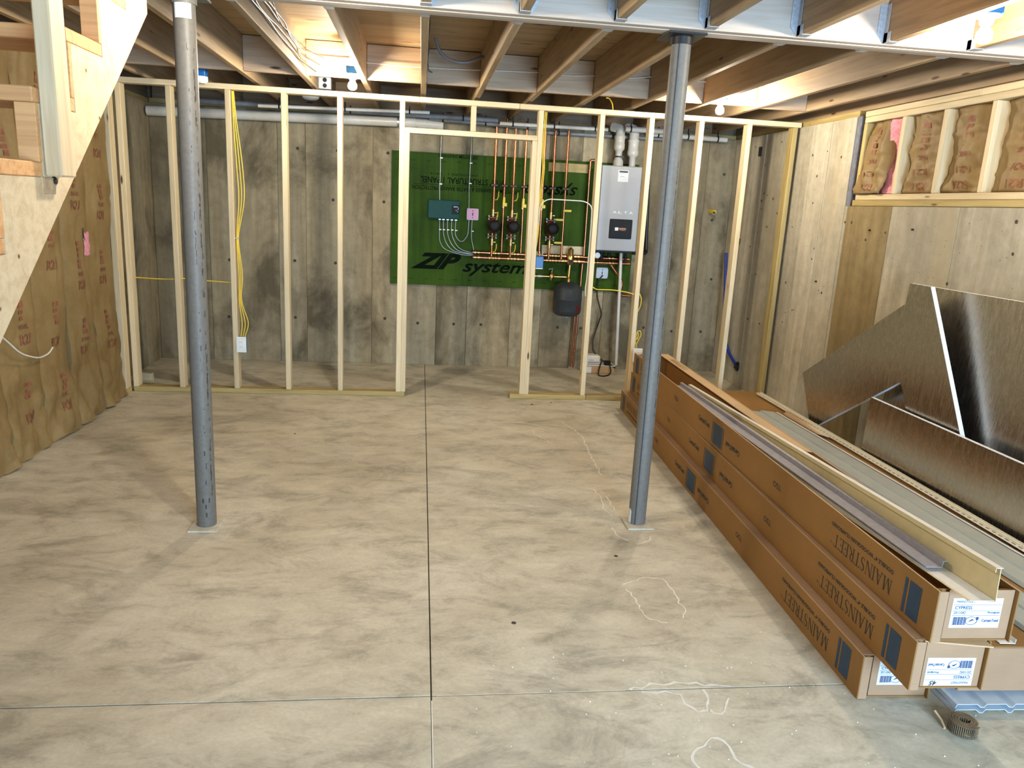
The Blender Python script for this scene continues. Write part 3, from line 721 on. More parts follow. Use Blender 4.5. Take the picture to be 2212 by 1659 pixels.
# post: grain runs up
lumber('newel_post', (XS+.0215, -3.833, 1.552), (XS+.0215, -3.833, 2.54), .041, .084, 'stair', st, (0, 1, 0), .004)
lumber('post_block', (XS-.02, -3.857, 1.506), (XS-.02, -3.857, 1.551), .043, .074, 'endgrain', st, (0, 1, 0), .003)
part('bolt', MB().cyl((XS-.002, -3.826, 1.541), (XS+.006, -3.826, 1.541), .008, n=10).cyl((XS-.002, -3.826, 1.541), (XS+.001, -3.826, 1.541), .013, n=14), 'blackmetal', st)

# ================================================================== BARE BULBS
def lamp(x, y, z, side, label):
    t = thing('bare_bulb_lamp', label, 'lamp', (x, y, z), group='bare bulbs under the joists')
    s = side
    part('outlet_box', MB().cbox((x-.038, y-.038, z+.055), (x+.038, y+.038, z+.10), .004), 'blue', t, label='blue plastic box')
    part('lamp_holder', MB().lathe((x, y, z+.055), (0, 0, -1), [(0, .046), (.006, .044), (.012, .026), (.032, .022)], 24), 'whiteplastic', t)
    part('bulb', MB().lathe((x, y, z+.024), (0, 0, -1), [(0, .013), (.012, .016), (.028, .026), (.042, .0295), (.056, .026), (.066, .015), (.069, .003)], 18), 'glow', t, label='lit bulb')
    part('hanger_bar', MB().cbox((x-.045 if s > 0 else x-.03, y-.012, z+.10), (x+.03 if s > 0 else x+.045, y+.012, z+.104), .001), 'galv', t)
    return t
lamp(-.519, -.60, 2.27, 1, 'lit bare bulb in a blue box by the blocking, left of centre')
lamp(1.998, -.60, 2.275, -1, 'lit bare bulb by the blocking, right of the dark-seamed column')
lamp(2.035, -3.13, 2.265, -1, 'lit bare bulb by a near joist hanger, upper right corner')
lamp(-.50, -3.25, 2.265, 1, 'lit bare bulb on a near joist above the picture')

# ================================================================== FOIL-FACED FOAM BOARDS
def foil_board(poly, x_at, th, label, grp='foil-faced foam boards leaning on the right wall'):
    """poly in (y,z); x_at(z) gives the front face; board leans"""
    n = len(poly); F = [(x_at(z), y, z) for y, z in poly]; Bk = [(x_at(z)+th, y, z) for y, z in poly]
    mb = MB().add(F+Bk, [tuple(range(n)), tuple(reversed(range(n, 2*n)))]+[(k, (k+1) % n, n+(k+1) % n, n+k) for k in range(n)])
    o = single('foam_board', mb, 'foam', label, 'insulation board', grp)
    cy = sum(p[0] for p in poly)/n; cz = sum(p[1] for p in poly)/n
    G = [(x_at(z)-.0012, cy+(y-cy)*.9985, z) for y, z in poly]
    part('foil_facing', MB().add(G, [tuple(range(n))]), 'foil', o, label='crinkled silver foil')
    return o
foil_board([(-1.86, .002), (-1.86, 1.217), (-4.30, 1.217), (-4.30, .002)], lambda z: 2.69+.07*z, .026, 'tall foil-faced foam board standing behind the tilted one, reaching the right picture edge')
d1 = Vector((.850, -.527)); d2 = Vector((-.527, -.850)); A = Vector((-2.215, 1.229))
P = [A, A+d1*1.39, A+d1*1.39+d2*.41, A+d1*.372+d2*.41, A+d1*.372+d2*1.215, A+d2*1.215]
foil_board([(p.x, max(.002, p.y)) for p in P], lambda z: 2.635+.016*z, .024, 'notched foil-faced foam board tilted on one corner with a white edge')
foil_board([(-1.93, .002), (-1.93, .548), (-4.25, .540), (-4.25, .002)], lambda z: 2.590+.018*z, .022, 'low foil-faced foam board standing on its long edge behind the trim strips')

# ================================================================== CARTONS
def ink_part(name, mb, m, parent, label=None, world=True):
    o = part(name, mb, m, parent, world, label); o['kind'] = 'stuff'; return o
def ink_local(name, mb, m, parent, label=None): return ink_part(name, mb, m, parent, label, False)
def frame_of(a, b):
    u = (Vector(b)-Vector(a)).normalized(); return math.atan2(-u[0], u[1])
def end_label(t, o, r, u, w, h, hand=False):
    o = Vector(o); r = Vector(r); u = Vector(u); n = Vector((0, -.0008, 0))
    ink_local('paper_label', quad(MB(), o, r, u, w, h), 'label', t, 'white printed label')['kind'] = 'thing'
    mb = MB(); o = o+n; at = lambda x, y: o+r*(x*w)+u*(y*h)
    for y in (.78, .58, .42): quad(mb, at(.02, y), r, u, w*.96, h*.008)
    write(mb, 'MAINSTREET', at(.08, .85), r, u, w*.36, h*.075)
    write(mb, 'CYPRESS', at(.06, .63), r, u, w*.34, h*.11, .012); write(mb, '2011042', at(.05, .47), r, u, w*.24, h*.09)
    write(mb, 'Woodgrain', at(.72, .47), r, u, w*.25, h*.085, .015); write(mb, 'CertainTeed', at(.64, .20), r, u, w*.33, h*.10, .02)
    rr = random.Random(6); x = .06
    while x < .32:
        b = rr.choice((.004, .004, .008, .014)); quad(mb, at(x, .10), r, u, w*b, h*.27); x += b+rr.choice((.005, .008))
    c = at(.43, .24)
    ring = [c+r*(.028*math.cos(k*.3927))*.7+u*(.020*math.sin(k*.3927))*.7 for k in range(16)]; ri = [c+(p-c)*.9 for p in ring]
    mb.add(ring+ri, [(k, (k+1) % 16, 16+(k+1) % 16, 16+k) for k in range(16)])
    mb.add([c+r*-.010-u*.004, c+r*.010+u*.003, c+r*.002+u*.006], [(0, 1, 2)]); quad(mb, at(.52, .27), r, u, w*.05, h*.10)
    ink_local('label_print', mb, 'labelink', t)
    if hand: ink_local('handwriting', write(MB(), '45', at(.73, .82), r, u, w*.17, h*.17, .02, .35), 'ink', t, 'handwritten black number')
def side_print(t, L, h, skip=()):
    mb = MB(); mk = MB(); x = -.0008
    def both(fn):
        fn(lambda uu, vv: (x, uu, vv), (0, 1, 0), (0, 0, -1)); fn(lambda uu, vv: (x, L-uu, h-vv), (0, -1, 0), (0, 0, 1))
    both(lambda P, r, u: write_roman(mb, 'MAINSTREET', P(.207, .086), r, u, .375, .050))
    both(lambda P, r, u: write(mb, 'TM', P(.587, .050), r, u, .016, .008))
    both(lambda P, r, u: write(mb, 'DOUBLE 4" WOODGRAIN CLAPBOARD', P(.211, .1225), r, u, .400, .0155, .03, 0, 1.05))
    both(lambda P, r, u: write(mb, 'TSO', P(1.046, .092), r, u, .078, .026, .01))
    both(lambda P, r, u: write(mb, 'CertainTeed', P(1.52, .088), r, u, .185, .029, .035))
    for u0, w in ((.131, .015), (.062, .060)): both(lambda P, r, u: quad(mk, P(u0, .137), r, u, w, .117))
    quad(mk, (x, L/2-.066, .02), (0, 1, 0), (0, 0, 1), .132, .113)
    for e in (-.083, .078): quad(mb, (x, L/2+e, .02), (0, 1, 0), (0, 0, 1), .007, .115)
    ink_local('side_lettering', mb, 'ink', t); ink_local('blue_bands', mk, 'blueink', t, 'navy blue printed bands')
def carton(a, b, z, L, w, h, label, open_top=False, front=None):
    t = thing('siding_carton', label, 'carton', (a[0], a[1], z), frame_of(a, b), 'long cardboard siding cartons')
    e = .0045
    for x0 in (0, w-e):
        part('side_panel', MB().cbox((x0, -.010, 0), (x0+e, L+.010, h), .0012), 'card', t, False)
    part('bottom_panel', MB().box((e, .002, 0), (w-e, L-.002, e)), 'card', t, False)
    for y in (.004, L-.004-e):
        part('end_flap', MB().cbox((e+.040, y, e), (w-e-.001, y+e, h-.002), .001), 'cardend', t, False)
    part('end_flap_inner', MB().box((e, .022, e), (w-e, .026, h-.008)), 'card', t, False); part('end_flap_inner', MB().box((e, L-.026, e), (w-e, L-.022, h-.008)), 'card', t, False)
    for y in (-.0102, ): part('raw_edge', MB().cbox((e-.001, y, .0005), (e+.028, y+.0035, h-.001), .001), 'cardend', t, False)
    for x0 in (0, w-e): part('cut_edge', MB().box((x0, -.009, h), (x0+e, L+.009, h+.0008)), 'cardlight', t, False, 'pale top edge')  # paler strip along the top of each side panel
    if not open_top:
        part('top_panel', MB().cbox((e, .004, h-e), (w-e, L-.004, h-.0005), .001), 'cardend', t, False)
    else:
        part('top_flap', MB().prism([(w-e-.066, 1.36), (w-e-.001, 1.30), (w-e-.001, L-.01), (w-e-.066, L-.01)], 2, h-e, h-.0005), 'cardlight', t, False, 'pale flap folded in along the far half')
        mb = MB(); write_roman(mb, 'MAINSTREET', (w-e-.014, L-.22, h+.0002), (0, -1, 0), (-1, 0, 0), .36, .036); ink_local('flap_lettering', mb, 'ink', t)
    side_print(t, L, h)
    return t
c1 = carton((1.418, -3.919), (1.563, -.284), .001, 3.66, .250, .158, 'long cardboard siding carton on the slab, lowest of the stack', False)
end_label(c1, (.068, .0032, .045), (1, 0, 0), (0, 0, 1), .150, .092)
c2 = carton((1.452, -4.100), (1.608, -.333), .1605, 3.76, .238, .165, 'long cardboard siding carton in the middle of the stack, label upside down with handwritten 45', False)
end_label(c2, (.210, .0032, .104), (-1, 0, 0), (0, 0, -1), .155, .096, True)
part('top_tongue', MB().prism([(.03, -.004), (.225, -.036), (.222, .01), (.03, .012)], 2, .162, .1665), 'cardlight', c2, False, 'pale tongue of the flap sticking out')
c3 = carton((1.486, -4.108), (1.588, -.454), .3275, 3.66, .258, .168, 'long open cardboard siding carton on top of the stack, holding trim strips', True)
end_label(c3, (.060, .0032, .042), (1, 0, 0), (0, 0, 1), .160, .098)
# fourth carton: wide, behind the stack on top of the pale panels
c4 = thing('wide_carton', 'wide flat brown carton between the stack and the foil boards, carrying siding', 'carton', (1.745, -3.965, .046), frame_of((1.745, -3.965), (1.885, -.4)))
part('carton_body', MB().cbox((0, 0, 0), (.745, 3.56, .160), .003), 'cardend', c4, False)
for x0 in (0, .378): part('top_panel', MB().cbox((x0+.001, .002, .1605), (x0+.367, 3.558, .1645), .001), 'card', c4, False)
part('tape_strip', MB().box((.33, .003, .1647), (.41, 3.555, .1650)), 'cardlight', c4, False)
part('scuff', MB().box((.24, -.0004, .09), (.255, 0, .096)), 'joint', c4, False)

# ---- things lying on the cartons
def sweep(name, prof, p0, p1, m, label, cat, grp=None, roll=(0, 0, 1), t=.0022, mid=None):
    """thin extruded profile: prof = polyline (x across to the right, z up) swept from p0 to p1 (near to far)"""
    pts = [Vector(p0)]+([Vector(mid)] if mid else [])+[Vector(p1)]
    if mid:
        a, b, c = pts; pts = [a*(1-k/10)**2+b*(2*(k/10)*(1-k/10))+c*(k/10)**2 for k in range(11)]
    # offset outline
    off = []
    for i in range(len(prof)):
        a = Vector(prof[max(i-1, 0)]); b = Vector(prof[min(i+1, len(prof)-1)]); d = (b-a).normalized(); off.append(Vector(prof[i])+Vector((-d.y, d.x))*t)
    out = [Vector(p) for p in prof]+off[::-1]; n = len(out); mb = MB(); vs = []
    for i, p in enumerate(pts):
        d = (pts[min(i+1, len(pts)-1)]-pts[max(i-1, 0)]).normalized(); up = (Vector(roll)-d*d.dot(Vector(roll))).normalized(); r = d.cross(up)
        vs += [p+r*q.x+up*q.y for q in out]
    N = len(pts); k = len(prof)
    fs = [(i*n+j, i*n+(j+1) % n, (i+1)*n+(j+1) % n, (i+1)*n+j) for i in range(N-1) for j in range(n)]
    for base, rev in ((0, True), ((N-1)*n, False)):
        for j in range(k-1):
            q = (base+j, base+j+1, base+n-2-j, base+n-1-j); fs.append(tuple(reversed(q)) if rev else q)
    mb.add(vs, fs); return single(name, mb, m, label, cat, grp)
G_ = 'vinyl trim lengths on the cartons'
s2 = sweep('vinyl_corner_trim', [(-.085, .002), (0, 0), (.0, .102), (-.016, .104), (-.017, .090)], (1.613, -4.185, .4985), (1.697, -1.40, .372), 'vinylback', 'cream L-shaped vinyl trim with a hooked lip, sticking out past the open carton end', 'trim', G_)
mb = MB()
for k in range(2): pass
def along(p0, p1, f): return Vector(p0).lerp(Vector(p1), f)
part('white_lip', MB().add([Vector(q)+Vector(o) for q in ((1.613, -4.186, .6035), (1.697, -1.40, .477)) for o in ((-.018, 0, .0), (.0015, 0, .0), (.0015, 0, .0015), (-.018, 0, .0015))], [(0, 1, 2, 3), (7, 6, 5, 4)]+[(k, (k+1) % 4, 4+(k+1) % 4, 4+k) for k in range(4)]), 'vinylwhite', s2, label='white rounded lip')
part('white_flange', MB().add([Vector(q)+Vector(o) for q in ((1.613, -4.184, .5015), (1.697, -1.40, .3755)) for o in ((-.086, 0, 0), (-.004, 0, 0), (-.004, 0, .001), (-.086, 0, .001))], [(0, 1, 2, 3), (7, 6, 5, 4)]+[(k, (k+1) % 4, 4+(k+1) % 4, 4+k) for k in range(4)]), 'vinylwhite', s2, label='pale base flange')
sweep('vinyl_channel', [(-.055, .001), (0, 0), (.002, .020), (.012, .0215)], (1.588, -3.985, .5045), (1.650, -1.33, .452), 'vinylgrey', 'grey L-shaped vinyl strip lying on the flange of the cream trim', 'trim', G_)
sweep('vinyl_channel', [(0, 0), (.0, .020), (.014, .0215)], (1.655, -4.06, .497), (1.722, -1.55, .40), 'vinylwhite', 'white vinyl strip close behind the cream L-shaped trim', 'trim', G_)
sd = sweep('vinyl_siding', [(0, .001), (.002, .016), (.098, .006), (.100, .017), (.203, .005)], (2.272, -4.35, .214), (2.240, -1.09, .2135), 'sidegrey', 'grey-green double-lap vinyl siding panel lying on the wide carton', 'siding panel')
part('shadow_gap_strip', MB().add([Vector(q)+Vector(o) for q in ((2.476, -4.35, .2165), (2.444, -1.09, .2165)) for o in ((0, 0, 0), (.008, 0, 0), (.008, 0, .003), (0, 0, .003))], [(0, 1, 2, 3), (7, 6, 5, 4)]+[(k, (k+1) % 4, 4+(k+1) % 4, 4+k) for k in range(4)]), 'blackplastic', sd)  # black strip standing in for the shadow gap between panel and hem
part('nail_hem', MB().add([Vector(q)+Vector(o) for q in ((2.485, -4.35, .2145), (2.453, -1.09, .2145)) for o in ((0, 0, 0), (.014, 0, 0), (.014, 0, .006), (0, 0, .006))], [(0, 1, 2, 3), (7, 6, 5, 4)]+[(k, (k+1) % 4, 4+(k+1) % 4, 4+k) for k in range(4)]), 'vinylwhite', sd, label='white hem')
sweep('vinyl_siding', [(0, .001), (.002, .014), (.098, .005), (.100, .015), (.203, .004)], (2.02, -4.10, .2125), (2.033, -2.55, .2125), 'sidegrey', 'shorter grey-green siding panel between the open carton and the long panel', 'siding panel')
sweep('vinyl_channel', [(0, .001), (.055, 0), (.056, .016)], (1.872, -3.955, .2125), (1.93, -2.6, .2125), 'vinylwhite', 'white vinyl channel end on the wide carton, beside the top carton', 'trim', G_)
def jtrim(p0, p1, label, w=.046, mid=None):
    o = sweep('slotted_trim', [(0, 0), (w, .0005), (w+.001, .012)], p0, p1, 'vinyl', label, 'trim', 'cream slotted trims beside the foil boards', mid=mid)
    mb = MB(); a = Vector(p0); b = Vector(p1); L = (b-a).length; d = (b-a).normalized(); r = d.cross(Vector((0, 0, 1))).normalized()
    for k in range(int(L/.04)):
        q = a+d*(.02+k*.04)+r*(w*.72)+Vector((0, 0, .0028)); mb.add([q-d*.012-r*.003, q+d*.012-r*.003, q+d*.012+r*.003, q-d*.012+r*.003], [(0, 1, 2, 3)])
    if not mid: part('nail_slots', mb, 'joint', o)['kind'] = 'stuff'
jtrim((2.502, -4.1, .2255), (2.575, -.50, .2135), 'cream slotted vinyl trim reaching farthest toward the partition along the foil boards', .034)
jtrim((2.486, -3.9, .2290), (2.535, -.58, .2275), 'narrow cream slotted vinyl trim lying against the siding panel', .020)
mb = MB(); q = []
for k in range(9):
    a = math.pi*(.08+.84*k/8); q += [(2.498-.026*math.cos(a)*1.0, -1.16-.02*k*.3, .2125+.040*math.sin(a)), (2.504-.026*math.cos(a), -1.72+.03*abs(k-4), .2125+.020*math.sin(a))]
mb.add(q, [(2*k, 2*k+1, 2*k+3, 2*k+2) for k in range(8)], True)
o = single('cardboard_scrap', mb, 'cardlight', 'small curled cardboard scrap between the siding panel and the slotted trims', 'cardboard'); m_ = o.modifiers.new('thickness', 'SOLIDIFY'); m_.thickness = .003

# pale vented panels under the wide carton
def soffit(z, dx, dy, label, far=-.5):
    X = [0]; prof = []; x = 0; w = .40
    prof = [(0, .001), (.004, .012)]
    for k in range(4): b = .006+.1*k; prof += [(b, .013), (b+.066, .013), (b+.080, .002), (b+.092, .002)]
    prof = [p for p in prof if p[0] <= w]+[(w, .012)]
    return sweep('soffit_panel', prof, (1.706+dx, -4.012+dy, z), (1.706+dx+.0396*(far+4.012), far+dy, z), 'soffit', label, 'soffit panel', 'pale vented panels on the slab', t=.0022)
soffit(.0005, 0, -.004, 'pale blue-white ribbed vinyl panel lying on the slab, lower one')
soffit(.0175, .005, .0, 'pale blue-white ribbed vinyl panel on top of its twin, under the wide carton')
soffit(.0005, .405, .0, 'pale blue-white ribbed vinyl panel farther right on the slab', -2.2); soffit(.0175, .41, .004, 'pale blue-white ribbed vinyl panel on top, farther right', -2.3)
# coil of nails
nc = thing('nail_coil', 'small coil of collated roofing nails on the slab by the carton ends', 'nails', (1.672, -4.098, 0))
mb = MB(); th = 0; r = .014; cx, cy = 1.672, -4.098
while r < .043:
    x, y = cx+r*math.cos(th), cy+r*math.sin(th)
    mb.cyl((x, y, .002), (x, y, .040), .0013, n=5, caps=False); mb.cyl((x, y, .040), (x, y, .0415), .0034, n=7)
    th += .0056/r; r += .0056/r*.0072/(2*math.pi)*1.05
part('nails', mb, 'nail', nc)['kind'] = 'stuff'
pts = []; th = 0; r = .014
while r < .043: pts.append((cx+(r+.0014)*math.cos(th), cy+(r+.0014)*math.sin(th), .014)); th += .2; r += .2*.0072/(2*math.pi)
part('coil_wire', MB().tube(pts, .0007, 4), 'brass', nc)
part('carton_tear', MB().tube([(1.618, -4.035, .03), (1.628, -4.06, .012), (1.622, -4.085, .003)], .004, 6), 'cardlight', nc)

# ================================================================== UTILITY WALL (behind the partition)
YP = 1.245                                     # face of the green panel
gp = thing('green_panel', 'large green coated sheathing panel with upside-down lettering, fixed to the back wall', 'panel', (.8, 1.26, .77))
part('panel_sheet', MB().cbox((-.328, YP, .775), (1.975, YP+.018, 1.975), .002), 'green', gp)
part('tan_strip', MB().cbox((1.108, YP-.018, 1.870), (1.484, YP-.001, 1.950), .002), 'treated', gp, label='tan wooden strip along the top edge')
part('backer_board', MB().cbox((1.090, YP-.020, 1.110), (1.490, YP-.001, 1.195), .002), 'pine', gp, label='short wooden backer behind the valves')
mb = MB(); y = YP-.0012; F = ((-1, 0, 0), (0, 0, -1)); U = ((1, 0, 0), (0, 0, 1))
write(mb, '7/16" STRUCTURAL 1 PANEL', (.70, y, 1.765), *F, .765, .058, .012); quad(mb, (-.13, y, 1.694), (1, 0, 0), (0, 0, 1), .9, .003)
write(mb, 'ZIP SYSTEM AIR BARRIER & WATER BARRIER PROTECTION', (.86, y, 1.683), *F, 1.0, .036, .012)
write(mb, 'EXPOSURE 1   24/16', (.45, y, 1.800), *F, .43, .016)
write(mb, 'ZIP', (-.14, y, .925), *U, .47, .150, .05, .55); write(mb, 'system', (.345, y, .875), *U, .62, .135, .02, .35)
write(mb, 'system', (1.40, y, 1.775), *F, .50, .13, .01, .35); write(mb, 'ZIP SYSTEM SHEATHING', (.45, y, 1.965), *F, .36, .028, .01)
for k in range(16):
    for z in (1.90, .83): quad(mb, (-.30+.14*k, y, z), (1, 0, 0), (0, 0, 1), .045, .003)
ink_part('panel_lettering', mb, 'greenink', gp)

# zone controller, junction boxes and their low-voltage wires
t = thing('zone_controller', 'teal relay box with a dark corner display on the green panel', 'controller', (.155, 1.22, 1.386))
part('case', MB().cbox((.008, 1.190, 1.392), (.300, YP-.001, 1.560), .006), 'teal', t)
part('display', MB().cbox((.226, 1.188, 1.438), (.2955, 1.1905, 1.520), .001), 'screen', t)
mb = MB(); write(mb, 'taco', (.242, 1.1872, 1.499), *U, .038, .013, .02, .2)
for x, z in ((.282, 1.492), (.279, 1.478), (.262, 1.470), (.275, 1.458)): quad(mb, (x, 1.1872, z), (1, 0, 0), (0, 0, 1), .008, .006)
ink_part('display_marks', mb, 'label', t)
for x in (.119, .153, .192, .230, .268): part('cable_clamp', MB().cbox((x-.013, 1.195, 1.380), (x+.013, 1.235, 1.3915), .002), 'steel', t)
def jbox(x0, x1, z0, z1, m, label, name='junction_box'):
    t = thing(name, label, 'junction box', ((x0+x1)/2, 1.22, z0)); c = (x1-x0)*.16
    part('box_body', MB().cbox((x0, 1.205, z0), (x1, YP-.001, z1), .003), 'galv', t)
    pl = [(x0+c, z0), (x1-c, z0), (x1, z0+c), (x1, z1-c), (x1-c, z1), (x0+c, z1), (x0, z1-c), (x0, z0+c)]
    part('cover', MB().prism(pl, 1, 1.199, 1.2045), m, t)
    part('knockouts', MB().box(((x0+x1)/2-.004, 1.1985, (z0+z1)/2-.014), ((x0+x1)/2+.004, 1.199, (z0+z1)/2+.014)).cyl(((x0+x1)/2, 1.1985, z1-.022), ((x0+x1)/2, 1.199, z1-.022), .005, n=8).cyl(((x0+x1)/2, 1.1985, z0+.022), ((x0+x1)/2, 1.199, z0+.022), .005, n=8), 'blackplastic', t)['kind'] = 'stuff'
    return t
jbox(.366, .474, 1.393, 1.498, 'pink', 'pink-covered square junction box right of the teal relay box')
jbox(1.628, 1.742, .904, 1.008, 'galv', 'grey metal junction box under the boiler with a black plug')
def wire(name, pts, r, m, label, cat='cable', grp=None, fillet=.06, n=6): return single(name, MB().tube(pts, r, n, fillet, True, 5), m, label, cat, grp)
lw_ = [[(.119, 1.38), (.120, 1.191), (.161, 1.117), (.300, 1.072), (.445, 1.064)], [(.153, 1.38), (.158, 1.214), (.234, 1.099), (.445, 1.073)],
       [(.192, 1.38), (.192, 1.228), (.277, 1.101), (.445, 1.081)], [(.230, 1.38), (.230, 1.239), (.307, 1.115), (.445, 1.090)],
       [(.268, 1.38), (.264, 1.24), (.326, 1.175), (.385, 1.246), (.390, 1.393)], [(.420, 1.393), (.416, 1.226), (.446, 1.115)]]
nm = ['first', 'second', 'third', 'fourth']
for k, p in enumerate(lw_):
    lb = f'grey wire from the {nm[k]} clamp from the left under the teal relay box' if k < 4 else ('grey wire looping from the teal relay box up to the pink-covered box' if k == 4 else 'grey wire dropping from the pink-covered box to the copper headers')
    w_ = wire('grey_wire', [(x, YP-.012-.003*(k == 2), z) for x, z in p], .0035, 'steel', lb, 'wire', 'grey low-voltage wires', .08)
    x, z = p[0] if k != 5 else p[0]; zz = 1.292 if k < 4 else 1.29
    part('wire_clip', MB().cbox((x-.004, YP-.02, zz-.004), (x+.018, YP-.002, zz+.006), .001), 'whiteplastic', w_)
w_ = wire('grey_wire', [(.115, YP-.012, 2.22), (.110, YP-.012, 1.99), (.114, YP-.012, 1.79), (.110, YP-.012, 1.67), (.114, YP-.012, 1.56)], .0045, 'steel', 'pair of grey wires dropping from the ceiling into the teal relay box', 'wire')
for z in (1.93, 1.70): part('wire_clip', MB().cbox((.106, YP-.022, z-.004), (.132, YP-.002, z+.008), .001), 'whiteplastic', w_)
w_ = wire('grey_wire', [(.386, YP-.012, 2.22), (.385, YP-.012, 1.93), (.380, YP-.012, 1.70), (.384, YP-.03, 1.497)], .0035, 'steel', 'single grey wire dropping from the ceiling into the pink-covered box', 'wire')
for z in (1.90, 1.72): part('wire_clip', MB().cbox((.377, YP-.022, z-.004), (.402, YP-.002, z+.006), .001), 'whiteplastic', w_)

# copper manifold: two headers and the risers soldered to them
YC = 1.17
cm = thing('copper_manifold', 'copper heating manifold of two headers and tall risers on the green panel', 'pipework', (1.1, YC, 1.04))
part('header_pipe', MB().tube([(.432, YC-.03, 1.058), (1.93, YC-.03, 1.057)], .0175, 12), 'copper', cm)
part('header_pipe', MB().tube([(.430, YC, 1.102), (1.93, YC, 1.098)], .0165, 12), 'copper', cm)
rz = [(.604, 2.26, 1.06, 1), (.700, 2.30, 1.10, 0), (.779, 2.28, 1.06, 1), (.882, 2.29, 1.10, 0), (1.056, 2.22, 1.10, 0), (1.144, 2.222, 1.06, 1), (1.264, 2.229, 1.06, 0), (1.488, 1.961, 1.10, 0)]
for x, a, b, f in rz:
    yy = YC-.03*(b == 1.06)
    part('riser_pipe', MB().tube([(x, yy, b), (x, yy, a)], .0115, 10), 'copper', cm)
    if x < 1.4:
        part('pipe_clamp', MB().cbox((x-.030, yy-.014, 1.708), (x+.030, yy+.014, 1.722), .002).cyl((x, yy, 1.702), (x, yy, 1.728), .016, n=10).cyl((x-.022, yy+.01, 1.715), (x-.022, YP, 1.715), .004, n=6), 'darkred', cm)
mb = MB()
for x in (.47, .604, .66, .779, .84, 1.02, 1.144, 1.20, 1.264, 1.32, 1.42, 1.60, 1.75):
    for yy, z in ((YC-.03, 1.058), (YC, 1.101)):
        mb.cyl((x-.022, yy, z), (x-.010, yy, z), .0205, n=10); mb.cyl((x+.010, yy, z), (x+.022, yy, z), .0205, n=10)
part('solder_couplings', mb, 'brass', cm)['kind'] = 'stuff'
part('elbow_pipe', MB().tube([(1.488, YC, 1.955), (1.488, YC, 1.985), (1.56, YC, 1.985)], .0115, 10, .02), 'copper', cm)
part('boiler_feed', MB().tube([(1.83, YC-.03, 1.06), (1.83, YC-.03, 1.19)], .013, 10), 'copper', cm)
part('relief_pipe', MB().tube([(1.74, YC-.02, 1.055), (1.875, YC-.02, .885), (1.862, YC-.02, .755), (1.97, YC-.02, .750)], .013, 10, .03), 'copper', cm)
part('down_pipe', MB().tube([(1.478, YC-.005, 1.05), (1.470, YC-.005, .60), (1.455, YC-.005, .03)], .011, 10), 'copper', cm)
part('down_pipe', MB().tube([(1.452, YC+.03, .75), (1.432, YC+.03, .03)], .009, 10), 'copper', cm)
part('make_up_pipe', MB().tube([(.95, YC, .905), (1.345, YC, .905)], .0115, 10), 'brass', cm)
part('regulator', MB().lathe((1.19, YC, .87), (0, 0, 1), [(0, .016), (.02, .024), (.05, .026), (.06, .014), (.085, .012), (.09, .007)], 14), 'brass', cm, label='bell-shaped brass regulator')
part('regulator_lever', MB().tube([(1.19, YC-.01, .955), (1.19, YC-.03, .985), (1.155, YC-.03, .975)], .004, 6), 'galv', cm)
part('union_fitting', MB().cyl((1.055, YC, .905), (1.095, YC, .905), .018, n=8).cyl((1.02, YC, .905), (1.035, YC, .905), .017, n=8), 'steel', cm)
# isolation valves with yellow handles
for x, z in ((.698, 1.553), (.878, 1.549), (1.056, 1.552)):
    part('valve_body', MB().cyl((x, YC, z-.035), (x, YC, z+.035), .017, n=10).cyl((x, YC, z), (x, YC-.03, z), .009, n=8), 'brass', cm)
    part('valve_handle', MB().cbox((x-.010, YC-.040, z-.022), (x+.012, YC-.030, z+.062), .003).cbox((x+.008, YC-.040, z-.022), (x+.030, YC-.030, z+.010), .003), 'yellow', cm, label='yellow lever handle')
for x, z, h in ((.645, 1.44, 1), (.645, 1.62, 1), (.822, 1.44, 1), (.822, 1.62, 1), (.645, 1.15, 1), (.822, 1.15, 1), (1.205, 1.435, 0), (1.205, 1.225, 0), (1.275, 1.520, 0)):
    if h: mb = MB().tube([(x-.028, YC-.03, z-.035), (x-.01, YC-.05, z-.03), (x, YC-.05, z), (x, YC-.05, z+.04)], .0045, 6)
    else: mb = MB().cbox((x-.015, YC-.055, z-.010), (x+.055, YC-.048, z+.010), .003).cyl((x-.015, YC-.03, z), (x-.015, YC-.056, z), .007, n=8)
    part('valve_handle', mb, 'yellow', cm, label='thin yellow lever handle')
for x in (.604, .779, 1.144):
    for z in (1.47, 1.205): part('valve_body', MB().cyl((x, YC-.03, z-.03), (x, YC-.03, z+.03), .016, n=10).cyl((x, YC-.03, z), (x+.035, YC-.03, z), .010, n=8), 'brass', cm)
# circulator pumps
for x, lb in ((.604, 'black circulator pump on the first copper riser from the left'), (.779, 'black circulator pump on the third copper riser from the left'), (1.144, 'black circulator pump right of the doorway trimmer stud')):
    t = thing('circulator_pump', lb, 'pump', (x, YC-.03, 1.25), group='circulator pumps')
    part('volute', MB().lathe((x, YC-.03, 1.285), (0, 0, 1), [(0, .022), (.015, .035), (.07, .044), (.12, .035), (.135, .022)], 16), 'darkred', t)
    part('motor', MB().lathe((x, YC-.045, 1.352), (.12, -1, 0), [(.02, .050), (.04, .054), (.10, .054), (.115, .044), (.118, .02)], 18), 'blackplastic', t)
    part('control_box', MB().cbox((x+.02, YC-.135, 1.305), (x+.055, YC-.07, 1.405), .004), 'blackplastic', t)
    for z in (1.425, 1.258):
        part('flange', MB().cbox((x-.045, YC-.045, z-.006), (x+.045, YC-.015, z+.006), .003), 'darkred', t)
        for s in (-.036, .036): part('flange_bolt', MB().cyl((x+s, YC-.03, z-.020), (x+s, YC-.03, z+.020), .007, n=6), 'galv', t)
    part('rating_label', MB().box((x+.0555, YC-.125, 1.30), (x+.0562, YC-.08, 1.40)), 'label', t)
